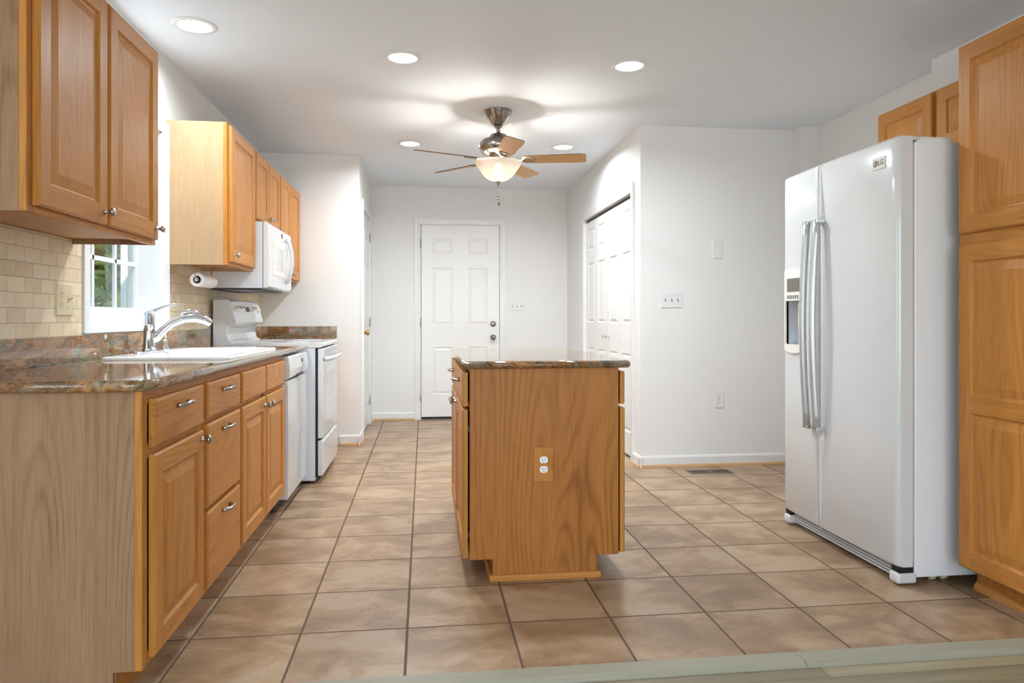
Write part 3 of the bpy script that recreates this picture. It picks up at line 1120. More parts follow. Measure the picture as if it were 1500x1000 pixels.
# ------------------------------------------------------------------ countertops
def offset_loop(loop, d):
    n = len(loop)
    out = []
    for i in range(n):
        p0, p1, p2 = Vector(loop[i - 1]), Vector(loop[i]), Vector(loop[(i + 1) % n])
        e1, e2 = (p1 - p0).normalized(), (p2 - p1).normalized()
        n1, n2 = Vector((-e1.y, e1.x)), Vector((-e2.y, e2.x))
        b = (n1 + n2).normalized()
        out.append(p1 + b * (d / max(.3, b.dot(n1))))
    return out


def slab_top(name, outline, z0, z1, parent=None, hole=None, loc=None):
    """stone slab with a rounded edge, outline counter-clockwise; optional hole (clockwise or not)"""
    r = (z1 - z0) / 2
    zc = (z0 + z1) / 2
    mb = MB()
    loops = []
    for k in range(9):
        a = -PI / 2 + PI * k / 8
        L = offset_loop(outline, r * (1 - math.cos(a)) * .8)
        loops.append([Vector((p.x, p.y, zc + r * math.sin(a))) for p in L])
    mb.rings(loops, 0, smooth=True, cap1=False)
    for L, flip in ((loops[-1], False), (loops[0], True)):
        pol = [[Vector((p.x, p.y, 0)) for p in L]]
        vs = list(L)
        if hole:
            pol.append([Vector((p[0], p[1], 0)) for p in hole])
            vs += [Vector((p[0], p[1], L[0].z)) for p in hole]
        tri = tessellate_polygon(pol)
        mb.add(vs, [tuple(t) for t in tri])
    if hole:
        mb.rings([[Vector((p[0], p[1], loops[0][0].z)) for p in hole], [Vector((p[0], p[1], loops[-1][0].z)) for p in hole]], 0, cap1=False)
    return mb.build(name, 'granite', parent, loc)

CT0, CT1 = .862, .894
def arc(cx, cy, r, a0, a1, n=8):
    return [Vector((cx + r * math.cos(math.radians(a0 + (a1 - a0) * i / n)), cy + r * math.sin(math.radians(a0 + (a1 - a0) * i / n)))) for i in range(n + 1)]

XE = -.735
ct = thing('countertop', 'brown granite countertop over the long base cabinets with the sink', 'countertop', (-1.04, 3.3, CT0))
SX0, SX1, SY0, SY1 = -1.285, -.782, 3.01, 3.945      # sink rim rectangle
hole = [Vector((SX0 + .02, SY0 + .02)), Vector((SX1 - .02, SY0 + .02)), Vector((SX1 - .02, SY1 - .02)), Vector((SX0 + .02, SY1 - .02))]
outl = [Vector((XL + .002, 2.028))] + arc(XE - .075, 2.028 + .075, .075, -90, 0) + [Vector((XE, 4.652)), Vector((XL + .002, 4.652))]
slab_top('slab', outl, CT0, CT1, ct, hole)
MB().box(XL + .001, XL + .021, 2.03, 4.652, CT1 - .001, .994).build('backsplash', 'granite', ct, bevel=.002)
ct2 = thing('countertop', 'short brown granite countertop in the corner behind the range', 'countertop', (-1.04, 5.78, CT0))
slab_top('slab', [Vector((XL + .002, 5.448)), Vector((XE, 5.448)), Vector((XE, YP - .002)), Vector((XL + .002, YP - .002))], CT0, CT1, ct2)
mb = MB().box(XL + .001, XL + .021, 5.448, YP - .001, CT1 - .001, .994)
mb.box(XL + .021, XE + .012, YP - .021, YP - .001, CT1 - .001, .994)
mb.build('backsplash', 'granite', ct2, bevel=.002, weld=False)

# ------------------------------------------------------------------ sink, faucet, dispenser
sk = thing('kitchen_sink', 'white drop-in kitchen sink under the window', 'sink', ((SX0 + SX1) / 2, (SY0 + SY1) / 2, CT1))
cx, cy, sw, sl = (SX0 + SX1) / 2, (SY0 + SY1) / 2, SX1 - SX0, SY1 - SY0
bx = cx + .035
ZR = CT1 + .013
lo = [rrect(cx, cy, sw, sl, .035, CT1 + .0005), rrect(cx, cy, sw, sl, .035, ZR - .006), rrect(cx, cy, sw - .008, sl - .008, .033, ZR - .001), rrect(cx, cy, sw - .022, sl - .022, .03, ZR),
      rrect(bx, cy, sw - .15, sl - .09, .05, ZR - .001), rrect(bx, cy, sw - .165, sl - .105, .055, ZR - .008), rrect(bx, cy, sw - .19, sl - .13, .06, ZR - .10), rrect(bx, cy, sw - .21, sl - .15, .06, ZR - .17), rrect(bx, cy, sw - .27, sl - .21, .05, ZR - .185)]
MB().rings(lo, 0, smooth=True).build('basin', 'porcelain', sk)
MB().lathe([(.0, .003), (.03, .003), (.042, .002), (.042, 0), (0, 0)], (bx, cy, ZR - .184), 'z', 20).build('drain', 'chrome', sk)

FX, FY, FZ = -1.235, 3.40, ZR
fa = thing('kitchen_faucet', 'chrome single-lever pull-out faucet behind the sink', 'faucet', (FX, FY, FZ))
lo = [rrect(FX, FY, .058, .26, .028, FZ), rrect(FX, FY, .058, .26, .028, FZ + .006), rrect(FX, FY, .046, .246, .022, FZ + .010)]
MB().rings(lo, 0, cap0=True).build('base_plate', 'chrome', fa)
MB().lathe([(0, .009), (.031, .009), (.030, .016), (.025, .022), (.0235, .12), (.0245, .122), (.0245, .128), (.0235, .130), (.024, .165), (.021, .178), (.012, .186), (0, .188)],
           (FX, FY, FZ), 'z', 24).build('body', 'chrome', fa)
d = Vector((.86, .42, 0)).normalized()
prof = [(.0, .045), (.03, .065), (.055, .098), (.09, .130), (.14, .152), (.19, .158), (.235, .148), (.262, .130)]
MB().tube([Vector((FX, FY, FZ)) + d * a + Vector((0, 0, z)) for a, z in prof], [.019, .019, .0185, .018, .019, .022, .022, .018], 14).build('spout', 'chrome', fa)
MB().tube([Vector((FX, FY, FZ)) + d * a + Vector((0, 0, z)) for a, z in ((.125, .160), (.140, .178), (.165, .188), (.19, .186), (.215, .172))], [.006, .008, .009, .008, .006], 10).build('spray_trigger', 'chrome', fa)
MB().tube([Vector((FX, FY, FZ)) + d * a + Vector((0, 0, z)) for a, z in ((-.01, .168), (.02, .188), (.06, .206), (.10, .219), (.13, .222))], [.018, .014, .009, .0075, .006], 12, flat=.7).build('lever', 'chrome', fa)

sd = thing('soap_dispenser', 'slim chrome soap dispenser beside the faucet', 'soap dispenser', (-1.235, 3.60, FZ))
MB().lathe([(0, 0), (.019, 0), (.018, .01), (.012, .022), (.009, .034), (.0095, .05), (.006, .053), (0, .053)], (-1.235, 3.60, FZ), 'z', 18).build('base', 'chrome', sd)
MB().tube([(-1.235, 3.60, FZ + .05), (-1.235, 3.60, FZ + .105), (-1.225, 3.602, FZ + .113), (-1.20, 3.61, FZ + .112)], [.0045, .0045, .006, .005], 10).build('pump', 'chrome', sd)

# ------------------------------------------------------------------ dishwasher
DWX, DY0, DY1 = -.736, 4.000, 4.625
dw = thing('dishwasher', 'white built-in dishwasher between the sink cabinet and the range', 'dishwasher', (-1.0, 4.32, 0))
MB().box(XL + .05, DWX - .05, DY0 + .004, DY1 - .004, .09, .855).build('tub', 'whitem', dw)
def curved_panel(mb, y0, y1, z0, z1, xb, xf, bow=.004, m=0):
    prof = [(xb, z0), (xf - .006, z0), (xf, z0 + .006), (xf + bow, (z0 + z1) / 2), (xf, z1 - .006), (xf - .006, z1), (xb, z1)]
    return mb.prism(prof, 'y', y0, y1, m)
curved_panel(MB(), DY0 + .006, DY1 - .006, .070, .718, DWX - .05, DWX).build('door', 'white', dw, bevel=.003)
cpn = MB().prism([(DWX - .05, .722), (DWX - .012, .722), (DWX + .008, .735), (DWX + .012, .775), (DWX + .004, .845), (DWX - .004, .852), (DWX - .05, .852)], 'y', DY0 + .006, DY1 - .006).build('control_panel', 'white', dw, bevel=.003)
MB().box(DWX + .003, DWX + .0125, 4.23, 4.43, .729, .742).build('latch_pocket', 'dark', cpn)
MB().box(DWX + .004, DWX + .0105, 4.40, 4.425, .80, .818).build('button', 'dark', cpn)
MB().box(DWX - .09, DWX - .075, DY0 + .004, DY1 - .004, 0.0, .089).build('kick_plate', 'dark', dw)
mb = MB().box(DWX + .0, DWX + .0055, DY0 + .05, DY1 - .05, .414, .420)
mb.build('trim_line', 'lgrey', dw)

# ------------------------------------------------------------------ range
RY0, RY1 = 4.672, 5.440
RX = -.690
rg = thing('kitchen_range', 'white freestanding electric range beside the dishwasher', 'stove', (-1.0, (RY0 + RY1) / 2, 0))
MB().box(-1.31, RX, RY0, RY1, .022, .872).build('body', 'side', rg)
for y in (RY0 + .05, RY1 - .05):
    for x in (-1.25, RX - .06):
        MB().lathe([(0, 0), (.02, 0), (.02, .022), (0, .022)], (x, y, 0), 'z', 12).build('foot', 'black', rg)
MB().prism([(-1.31, .872), (RX + .030, .872), (RX + .046, .880), (RX + .047, .897), (RX + .040, .905), (-1.31, .905)], 'y', RY0 - .003, RY1 + .003).build('cooktop', 'white', rg, bevel=.002)
for x, y, r in ((-1.07, 4.87, .09), (-1.07, 5.25, .075), (-.83, 4.87, .075), (-.83, 5.25, .10)):
    MB().lathe([(0, 0), (r, 0), (r, .0008), (r - .004, .0012), (0, .0012)], (x, y, .905), 'z', 32).build('burner', 'lgrey', rg)
MB().prism([(-1.318, .872), (-1.318, 1.172), (-1.30, 1.180), (-1.222, 1.180), (-1.213, 1.172), (-1.176, 1.035), (-1.182, 1.022), (-1.228, 1.010), (-1.232, .960), (-1.222, .925), (-1.195, .905), (-1.16, .9045)], 'y', RY0 + .002, RY1 - .002).build('backguard', 'white', rg, bevel=.004)
nrm = Vector((.137, 0, .037)).normalized()
def con(y, s):   # point on the sloping console face, s = 0 bottom .. 1 top
    return Vector((-1.176 + (-.037) * s, y, 1.035 + .137 * s))
upv = Vector((-.037, 0, .137)).normalized()
for y in (4.78, 4.88, 5.24, 5.34):
    kb = MB().lathe([(0, 0), (.024, 0), (.024, .004), (.018, .006), (.016, .020), (.012, .023), (0, .023)], con(y, .62), nrm, 20).build('control_knob', 'bisque', rg)
    MB().obox(con(y, .62) + nrm * .022, Vector((0, 1, 0)), upv, nrm, -.0025, .0025, -.002, .015, 0, .003).build('pointer', 'dark', kb)
MB().obox(con(5.06, .62), Vector((0, 1, 0)), upv, nrm, -.045, .045, -.017, .017, 0, .002).build('clock_display', 'dark', rg)
for i in range(4):
    MB().obox(con(4.955 + i * .0, .62), Vector((0, 1, 0)), upv, nrm, -.012 + (i % 2) * .014, -.002 + (i % 2) * .014, -.014 + (i // 2) * .015, -.003 + (i // 2) * .015, 0, .003).build('button', 'grey', rg)
# oven door
OX0, OX1 = RX + .016, RX + .048
od = MB()
od.prism([(OX0, .292), (OX1 - .004, .292), (OX1, .297), (OX1, .858), (OX1 - .006, .866), (OX0, .866)], 'y', RY0 + .004, RY1 - .004)
od = od.build('oven_door', 'white', rg, bevel=.003)
MB().box(OX1, OX1 + .003, RY0 + .09, RY1 - .09, .36, .745).build('door_glass', 'white', od, bevel=.001)
MB().box(OX1 + .003, OX1 + .004, RY0 + .20, RY1 - .20, .54, .70).build('oven_window', 'window_glass_white', od)
for i in range(5):
    MB().box(OX1 - .004, OX1 + .0006, RY0 + .08, RY1 - .08, .826 + i * .0075, .829 + i * .0075).build('vent_slot', 'grey', od)
hp = [(OX1, RY0 + .045, .795), (OX1 + .032, RY0 + .06, .800), (OX1 + .045, RY0 + .14, .802), (OX1 + .048, (RY0 + RY1) / 2, .803), (OX1 + .045, RY1 - .14, .802), (OX1 + .032, RY1 - .06, .800), (OX1, RY1 - .045, .795)]
MB().tube(hp, [.014, .014, .013, .013, .013, .014, .014], 12).build('handle', 'white', od)
MB().prism([(OX0, .052), (OX1 - .004, .052), (OX1, .058), (OX1, .262), (OX1 - .012, .276), (OX0, .276)], 'y', RY0 + .004, RY1 - .004).build('storage_drawer', 'white', rg, bevel=.003)
MB().box(RX, RX + .016, RY0 + .003, RY1 - .003, .04, .868).build('seal', 'black', rg)

# ------------------------------------------------------------------ microwave
MY0, MY1, MZ0, MZ1 = 4.530, 5.272, 1.248, 1.655
MX = -.985
mw = thing('microwave', 'white over-the-range microwave hung below the short oak cabinet', 'microwave', (-1.16, 4.9, MZ0))
MB().box(XL + .010, MX, MY0, MY1, MZ0, MZ1).build('body', 'side', mw)
MB().box(MX, MX + .003, MY0 + .002, MY1 - .002, MZ0 + .002, MZ1 - .002).build('seam', 'dark', mw)
fr = MB().prism([(MX + .003, MZ0), (MX + .030, MZ0), (MX + .038, MZ0 + .010), (MX + .042, (MZ0 + MZ1) / 2), (MX + .036, MZ1 - .010), (MX + .026, MZ1), (MX + .003, MZ1)], 'y', MY0, MY1).build('front', 'white', mw, bevel=.003)
MB().box(MX + .036, MX + .0435, MY0 + .10, MY0 + .50, MZ0 + .085, MZ1 - .085).build('door_panel', 'bisque', fr, bevel=.002)
MB().box(MX + .043, MX + .0445, MY0 + .15, MY0 + .45, MZ0 + .125, MZ1 - .135).build('window', 'window_glass_white', fr)
MB().box(MX + .0395, MX + .0425, MY0 + .57, MY1 - .02, MZ0 + .09, MZ1 - .10).build('keypad', 'window_glass_white', fr)
MB().box(MX + .037, MX + .0405, MY0 + .40, MY0 + .42, MZ1 - .058, MZ1 - .030).build('emblem', 'dark', fr)
hy = MY0 + .53
MB().tube([(MX + .040, hy, MZ0 + .055), (MX + .062, hy, MZ0 + .075), (MX + .078, hy, MZ0 + .14), (MX + .082, hy, (MZ0 + MZ1) / 2), (MX + .078, hy, MZ1 - .14), (MX + .062, hy, MZ1 - .075), (MX + .040, hy, MZ1 - .055)], [.012, .013, .013, .013, .013, .013, .012], 12).build('handle', 'side', fr)
MB().box(XL + .04, MX - .02, MY0 + .04, MY1 - .04, MZ0 - .010, MZ0).build('underside_grille', 'dark', mw)
for y in (MY0 + .18, MY1 - .18):
    MB().box(XL + .10, MX - .10, y - .09, y + .09, MZ0 - .013, MZ0 - .010).build('filter', 'grey', mw)
for y in (MY0 + .2, MY0 + .36, MY0 + .5):
    MB().box(MX + .008, MX + .022, y, y + .03, MZ0 - .002, MZ0 + .002).build('air_slot', 'dark', mw)

# ------------------------------------------------------------------ paper towel
PY0, PY1, PXc, PZ = 3.985, 4.235, -1.205, 1.268
ph = thing('paper_towel_holder', 'wire paper towel holder screwed under the oak wall cabinet', 'paper towel holder', (PXc, PY0, 1.346))
MB().tube([(PXc - .006, PY0 - .012, 1.347), (PXc - .006, PY0 - .014, PZ + .02), (PXc, PY0 - .012, PZ), (PXc, PY0, PZ), (PXc, PY1 + .012, PZ), (PXc, PY1 + .014, PZ + .02), (PXc, PY1 + .012, 1.347)], .0035, 8).build('rod', 'nickel', ph)
MB().lathe([(0, -.02), (.010, -.018), (.013, -.010), (.010, -.002), (0, 0)], (PXc, PY0, PZ), 'y', 14).build('end_knob', 'nickel', ph)
pr = MB().lathe([(.0205, .004), (.0205, 0), (.037, 0), (.0375, .004), (.0375, PY1 - PY0 - .004), (.037, PY1 - PY0), (.0205, PY1 - PY0), (.0205, .004)], (PXc, PY0, PZ), 'y', 28)
ro = tag(pr.build('paper_towel_roll', 'paper', loc=(PXc, PY0, PZ)), 'white paper towel roll hanging below the oak wall cabinet', 'paper towel')
MB().lathe([(.0204, .001), (.0185, .001), (.0185, PY1 - PY0 - .001), (.0204, PY1 - PY0 - .001)], (PXc, PY0, PZ), 'y', 24).build('core', 'dark', ro)

# ------------------------------------------------------------------ cover plates
wall_plate('outlet_plate', 'almond cover plate with outlet and toggle on the travertine tile', 'outlet', '+x', XL + TT, 2.845, 1.131, .125, .120, 'almond', 'outlet+toggle')
wall_plate('switch_plate', 'white triple switch plate beside the back door', 'light switch', '-y', YB, .982, 1.190, .160, .102, 'whitem', 'toggles')
wall_plate('switch_plate', 'white triple switch plate on the wall between closet and refrigerator', 'light switch', '-y', YC, 1.758, 1.192, .165, .115, 'whitem', 'toggles')
wall_plate('cover_plate', 'blank white rectangular cover high on the wall between closet and refrigerator', 'wall plate', '-y', YC, 2.100, 1.553, .078, .125, 'whitem', 'blank')
wall_plate('outlet_plate', 'white outlet low on the wall above the floor vent', 'outlet', '-y', YC, 2.112, .474, .074, .118, 'whitem', 'outlet')

# ------------------------------------------------------------------ island
IX0, IX1, IY0, IY1 = .184, .800, 2.870, 4.000
IT = .858
isl = thing('kitchen_island', 'freestanding honey oak kitchen island in the middle of the tile floor', 'kitchen island', ((IX0 + IX1) / 2, (IY0 + IY1) / 2, 0))
kx0, kx1 = .278, .708
for y0, y1, nm in ((IY0, IY0 + .016, 'front_panel'), (IY1 - .016, IY1, 'back_panel')):
    MB().prism([(kx0, 0), (kx1, 0), (kx1, .086), (IX1, .086), (IX1, IT), (IX0, IT), (IX0, .086), (kx0, .086)], 'y', y0, y1).build(nm, 'oak_panel', isl, bevel=.001)
mb = MB().box(IX0 + .02, IX1 - .02, IY0 + .016, IY1 - .016, .086, .10)
mb.box(IX0 + .02, IX0 + .03, IY0 + .016, IY1 - .016, .10, IT)
mb.box(IX1 - .03, IX1 - .02, IY0 + .016, IY1 - .016, .10, IT)
mb.build('inside', 'dark', isl, weld=False)
mb = MB()
for x0, x1 in ((IX0 + .0, IX0 + .019), (IX1 - .019, IX1 - .0)):
    for y0, y1 in ((IY0 + .016, IY0 + .054), (3.416, 3.454), (IY1 - .054, IY1 - .016)):
        mb.box(x0, x1, y0, y1, .086, IT)
    for z0, z1 in ((.086, .124), (.680, .718), (.820, IT)):
        mb.box(x0, x1, IY0 + .054, 3.416, z0, z1, 1)
        mb.box(x0, x1, 3.454, IY1 - .054, z0, z1, 1)
mb.build('face_frame', ['oak_z', 'oak_y'], isl, weld=False)
MB().box(kx0 + .0, kx1 - .0, IY0 + .016, IY1 - .016, 0, .086).build('toe_kick', 'oak_panel', isl)
mb = MB()
pr = [(0, 0), (.016, 0), (.016, .010), (.010, .022), (0, .024)]
for sgn, yb_ in ((-1, IY0), (1, IY1)):
    mb.rings([[Vector((x, yb_ + sgn * a, z)) for a, z in pr] for x in (kx0 - .014, kx1 + .014)], 0, cap0=True)
for sgn, xb_ in ((-1, kx0), (1, kx1)):
    mb.rings([[Vector((xb_ + sgn * a, y, z)) for a, z in pr] for y in (IY0, IY1)], 0, cap0=True)
mb.build('base_moulding', ['oak_x'], isl, weld=False)
for face, at in (('-x', IX0 - .008), ('+x', IX1 + .008)):
    for y0, y1, ky in ((IY0 + .006, 3.428, 3.395), (3.442, IY1 - .012, 3.475)):
        o = slab_front(MB(), face, at, y0, y1, .706, .842, .022).build('drawer', 'oak_y', isl)
        if face == '-x':
            pull(o, face, at - .022, (y0 + y1) / 2, .795, .04)
        o = raised_door(MB(), face, at, y0, y1, .092, .692, .022).build('door', ['oak_z', 'oak_y'], isl)
        if face == '-x':
            knob(o, face, at - .022, ky, .668)
        for z in (.17, .6):
            hy_ = y0 + .012 if y0 < 3 else y1 - .012
            MB().box(min(at, at + (.008 if face == '-x' else -.008)), max(at, at + (.008 if face == '-x' else -.008)), hy_ + .004, hy_ + .014, z, z + .022).build('hinge', 'dark', o)
# outlet let into the front panel
op = MB().box(.444, .527, IY0 - .006, IY0, .394, .536)
op = op.build('outlet_plate', 'oak_z', isl, bevel=.003)
op['label'] = 'oak outlet cover with two white receptacles'
for s in (-1, 1):
    zc_ = .465 + s * .0195
    loop = [(0.0165 * math.cos(2 * PI * i / 24), max(-.0135, min(.0135, .0165 * math.sin(2 * PI * i / 24)))) for i in range(24)]
    mb = MB().rings([[Vector((.4855 + a, IY0 - .006, zc_ + b)) for a, b in loop], [Vector((.4855 + a, IY0 - .0085, zc_ + b)) for a, b in loop]], 0)
    for dx, hh in ((-.006, .0046), (.006, .0037)):
        mb.box(.4855 + dx - .0013, .4855 + dx + .0013, IY0 - .0089, IY0 - .0084, zc_ + .003 - hh, zc_ + .003 + hh, 1)
    mb.lathe([(0, 0), (.0026, 0), (.0026, .0005), (0, .0005)], (.4855, IY0 - .0084, zc_ - .008), (0, -1, 0), 10, 1)
    mb.build('receptacle', ['porcelain', 'dark'], op, weld=False)
it = slab_top('island_countertop', [Vector((.148, 2.838)), Vector((.842, 2.838)), Vector((.842, 4.035)), Vector((.148, 4.035))], IT, IT + .031, loc=(.495, 3.436, IT))
tag(it, 'polished brown granite top of the kitchen island', 'countertop')

# ------------------------------------------------------------------ refrigerator
FF = 1.858      # plane of the door edges
fr_ = thing('refrigerator', 'white side-by-side refrigerator next to the oak pantry', 'refrigerator', (2.25, 3.05, 0))
GY0, GY1, GZ = 2.605, 3.500, 1.765
MB().box(1.935, 2.640, GY0 + .004, GY1 - .004, .030, GZ).build('cabinet_body', 'fridge_side', fr_, bevel=.006)
YS = 3.150
def fridge_door(y0, y1, name, hole=None):
    """bowed door shell: bows over the whole front, vertical side edges rounded"""
    n = 14
    ys = [y0 + (y1 - y0) * i / n for i in range(n + 1)]
    z0, z1 = .075, 1.785
    zs = [z0, z0 + .012, .6, .9, 1.2, 1.5, z1 - .012, z1]
    if hole:
        ys = sorted(set([round(v, 5) for v in ys if all(abs(v - h) > .012 for h in hole[:2])] + list(hole[:2])))
        zs = sorted(set([v for v in zs if all(abs(v - h) > .02 for h in hole[2:])] + list(hole[2:])))
    mid = (GY0 + GY1) / 2
    def xf(y, z):
        s = (y - mid) / ((GY1 - GY0) / 2)
        x = FF - .013 * (1 - s * s)
        e = min(y - y0, y1 - y)
        if e < .018:
            x += .016 * (1 - e / .018) ** 2
        ez = min(z - z0, z1 - z)
        if ez < .012:
            x += .010 * (1 - ez / .012) ** 2
        return x
    for e in (.004, .009, .018):
        for v in (y0 + e, y1 - e):
            ys.append(v)
    ys = sorted(set(ys))
    mb = MB()
    vs = [Vector((xf(y, z), y, z)) for z in zs for y in ys]
    k = len(ys)
    fs = []
    for j in range(len(zs) - 1):
        for i in range(k - 1):
            if hole and hole[0] - 1e-4 <= ys[i] and ys[i + 1] <= hole[1] + 1e-4 and hole[2] - 1e-4 <= zs[j] and zs[j + 1] <= hole[3] + 1e-4:
                continue
            fs.append((j * k + i, j * k + i + 1, (j + 1) * k + i + 1, (j + 1) * k + i))
    mb.add(vs, fs, 0, True)
    xb = 1.925
    # sides, top, bottom, back
    mb.add([Vector((xf(ys[0], z), ys[0], z)) for z in zs] + [Vector((xb, ys[0], z)) for z in zs], [(j, j + 1, len(zs) + j + 1, len(zs) + j) for j in range(len(zs) - 1)])
    mb.add([Vector((xf(ys[-1], z), ys[-1], z)) for z in zs] + [Vector((xb, ys[-1], z)) for z in zs], [(j, j + 1, len(zs) + j + 1, len(zs) + j) for j in range(len(zs) - 1)])
    for z in (zs[0], zs[-1]):
        mb.add([Vector((xf(y, z), y, z)) for y in ys] + [Vector((xb, y, z)) for y in ys], [(i, i + 1, k + i + 1, k + i) for i in range(k - 1)])
    return mb.build(name, 'white', fr_), xf
HOLE = (3.300, 3.462, .930, 1.150)
rd, xr_ = fridge_door(GY0, YS - .003, 'refrigerator_door')
fd, xl_ = fridge_door(YS + .003, GY1, 'freezer_door', HOLE)
MB().box(1.925, 1.936, GY0 + .012, GY1 - .012, .09, 1.76).build('door_gasket', 'lgrey', fr_)
# dispenser: cavity in the freezer door, control panel above
dp = MB()
h0, h1, h2, h3 = HOLE
xq = 1.912
for a, b in (((h0, h2), (h1, h2)), ((h1, h2), (h1, h3)), ((h1, h3), (h0, h3)), ((h0, h3), (h0, h2))):
    dp.add([Vector((xl_(*a) - .001, a[0], a[1])), Vector((xl_(*b) - .001, b[0], b[1])), Vector((xq, b[0], b[1])), Vector((xq, a[0], a[1]))], [(0, 1, 2, 3)])
dp.add([Vector((xq, h0, h2)), Vector((xq, h1, h2)), Vector((xq, h1, h3)), Vector((xq, h0, h3))], [(0, 1, 2, 3)])
dp = dp.build('dispenser', 'side', fd)
xc = xl_((h0 + h1) / 2, 1.2)
fz = MB()
Y0_, Y1_ = h0 - .018, h1 + .014
loop_o = [(Y0_, .900), (Y0_ + .05, .888), ((Y0_ + Y1_) / 2, .884), (Y1_ - .05, .888), (Y1_, .900), (Y1_, 1.305), (Y0_, 1.305)]
loop_i = [(h0, h2), (h0 + .04, h2), ((h0 + h1) / 2, h2), (h1 - .04, h2), (h1, h2), (h1, h3), (h0, h3)]
fz.rings([[Vector((xl_(a, 1.2) - .0005, a, b)) for a, b in loop_o], [Vector((xl_(a, 1.2) - .009, a + (.003 if a < 3.38 else -.003), b)) for a, b in loop_o],
          [Vector((xl_(a, 1.2) - .009, a, b)) for a, b in loop_i], [Vector((xl_(a, 1.2) + .01, a, b)) for a, b in loop_i]], 0, cap1=False)
fz = fz.build('dispenser_frame', 'bisque', dp)
MB().add([Vector((xl_(3.31, 1.2) - .0105, 3.31, 1.195)), Vector((xl_(3.44, 1.2) - .0105, 3.44, 1.195)), Vector((xl_(3.44, 1.2) - .0105, 3.44, 1.262)), Vector((xl_(3.31, 1.2) - .0105, 3.31, 1.262)),
          Vector((xl_(3.31, 1.2) - .008, 3.31, 1.195)), Vector((xl_(3.44, 1.2) - .008, 3.44, 1.195)), Vector((xl_(3.44, 1.2) - .008, 3.44, 1.262)), Vector((xl_(3.31, 1.2) - .008, 3.31, 1.262))],
         [(0, 1, 2, 3), (4, 5, 1, 0), (5, 6, 2, 1), (6, 7, 3, 2), (7, 4, 0, 3)]).build('display', 'display', dp)
for i in range(6):
    y = 3.325 + i * .0205
    MB().box(xl_(y, 1.2) - .0115, xl_(y, 1.2) - .008, y, y + .009, 1.160, 1.178).build('button', 'grey', dp)
MB().box(1.880, 1.900, 3.365, 3.395, 1.02, 1.15).build('spout_lever', 'bisque', dp)
# long bowed handles with end brackets
for y, dpar, col in ((3.192, fd, 'silver'), (3.108, rd, 'silver')):
    path, rad = [], []
    for i in range(15):
        s = i / 14
        z = .548 + s * (1.520 - .548)
        bow = math.sin(PI * s)
        path.append((1.812 - .022 * bow, y, z)); rad.append(.0165)
    hb = MB().tube(path, rad, 12).build('handle', col, dpar)
    for z in (.545, 1.510):
        MB().box(1.800, 1.846, y - .020, y + .020, z - .006, z + .012).build('bracket', 'chrome', hb, bevel=.002)
# sculpted rib flowing above and below the right-hand handle
for z0, z1, w0, w1 in ((1.52, 1.782, .016, .004), (.545, .078, .016, .004)):
    pth = [Vector((xr_(3.12, 1.2) - .002 + .004 * s, 3.110 + .022 * s, z0 + (z1 - z0) * s)) for s in [i / 8 for i in range(9)]]
    MB().tube(pth, [w0 + (w1 - w0) * i / 8 for i in range(9)], 10).build('rib', 'white', rd)
# badge
bd = MB().box(xr_(2.71, 1.7) - .004, xr_(2.71, 1.7) + .006, 2.672, 2.748, 1.672, 1.722).build('badge', 'bisque', rd, bevel=.002)
bxx = xr_(2.71, 1.7) - .0045
MB().lathe([(0, 0), (.013, 0), (.013, .0008), (.0, .0008)], (bxx + .0004, 2.728, 1.697), (-1, 0, 0), 20).build('emblem', 'dark', bd)
mb = MB()
mb.lathe([(.0085, 0), (.0085, .0005), (.0068, .0005), (.0068, 0)], (bxx - .0004, 2.728, 1.697), (-1, 0, 0), 20)
mb.box(bxx - .0009, bxx - .0004, 2.7275, 2.7295, 1.691, 1.703)
mb.box(bxx - .0009, bxx - .0004, 2.7225, 2.7275, 1.691, 1.693)
mb.build('emblem_mark', 'porcelain', bd, weld=False)
tx = bpy.data.curves.new('badge_lettering', 'FONT')
tx.body = 'LG'; tx.size = .030; tx.extrude = .0004
tmp = bpy.data.objects.new('badge_lettering_outline', tx)
C.objects.link(tmp)
bpy.context.view_layer.update()
tme = bpy.data.meshes.new_from_object(tmp.evaluated_get(bpy.context.evaluated_depsgraph_get()))
bpy.data.objects.remove(tmp)
to = bpy.data.objects.new('badge_lettering', tme)
C.objects.link(to)
tme.materials.clear()
tme.materials.append(M['dark'])
to.parent = bd
to.rotation_euler = (PI / 2, 0, -PI / 2)
to.location = Vector((bxx - .0004, 2.711, 1.687)) - Vector(fr_.location)
# hinge cover, feet, grille
MB().prism([(GY0 + .004, GZ - .002), (GY0 + .16, GZ - .002), (GY0 + .14, GZ + .016), (GY0 + .05, GZ + .022), (GY0 + .012, GZ + .022), (GY0 + .004, GZ + .012)], 'x', 1.945, 2.10).build('hinge_cover', 'whitem', fr_, bevel=.004)
MB().box(1.885, 1.96, GY0 + .002, GY0 + .05, GZ + .004, GZ + .020).build('hinge_plate', 'lgrey', fr_, bevel=.002)
for y0, y1 in ((GY0 - .002, GY0 + .055), (GY1 - .055, GY1 + .002)):
    MB().box(1.858, 1.945, y0, y1, .008, .052).build('foot_cover', 'white', fr_, bevel=.012, seg=3)
    MB().box(1.868, 1.930, y0 + .006, y1 - .006, .050, .075).build('bottom_hinge', 'black', fr_)
gr_ = MB().box(1.890, 1.915, GY0 + .055, GY1 - .055, .018, .070).build('base_grille', 'lgrey', fr_)
for i in range(3):
    MB().box(1.8895, 1.891, GY0 + .06, GY1 - .06, .028 + i * .013, .031 + i * .013).build('slot', 'dark', gr_)
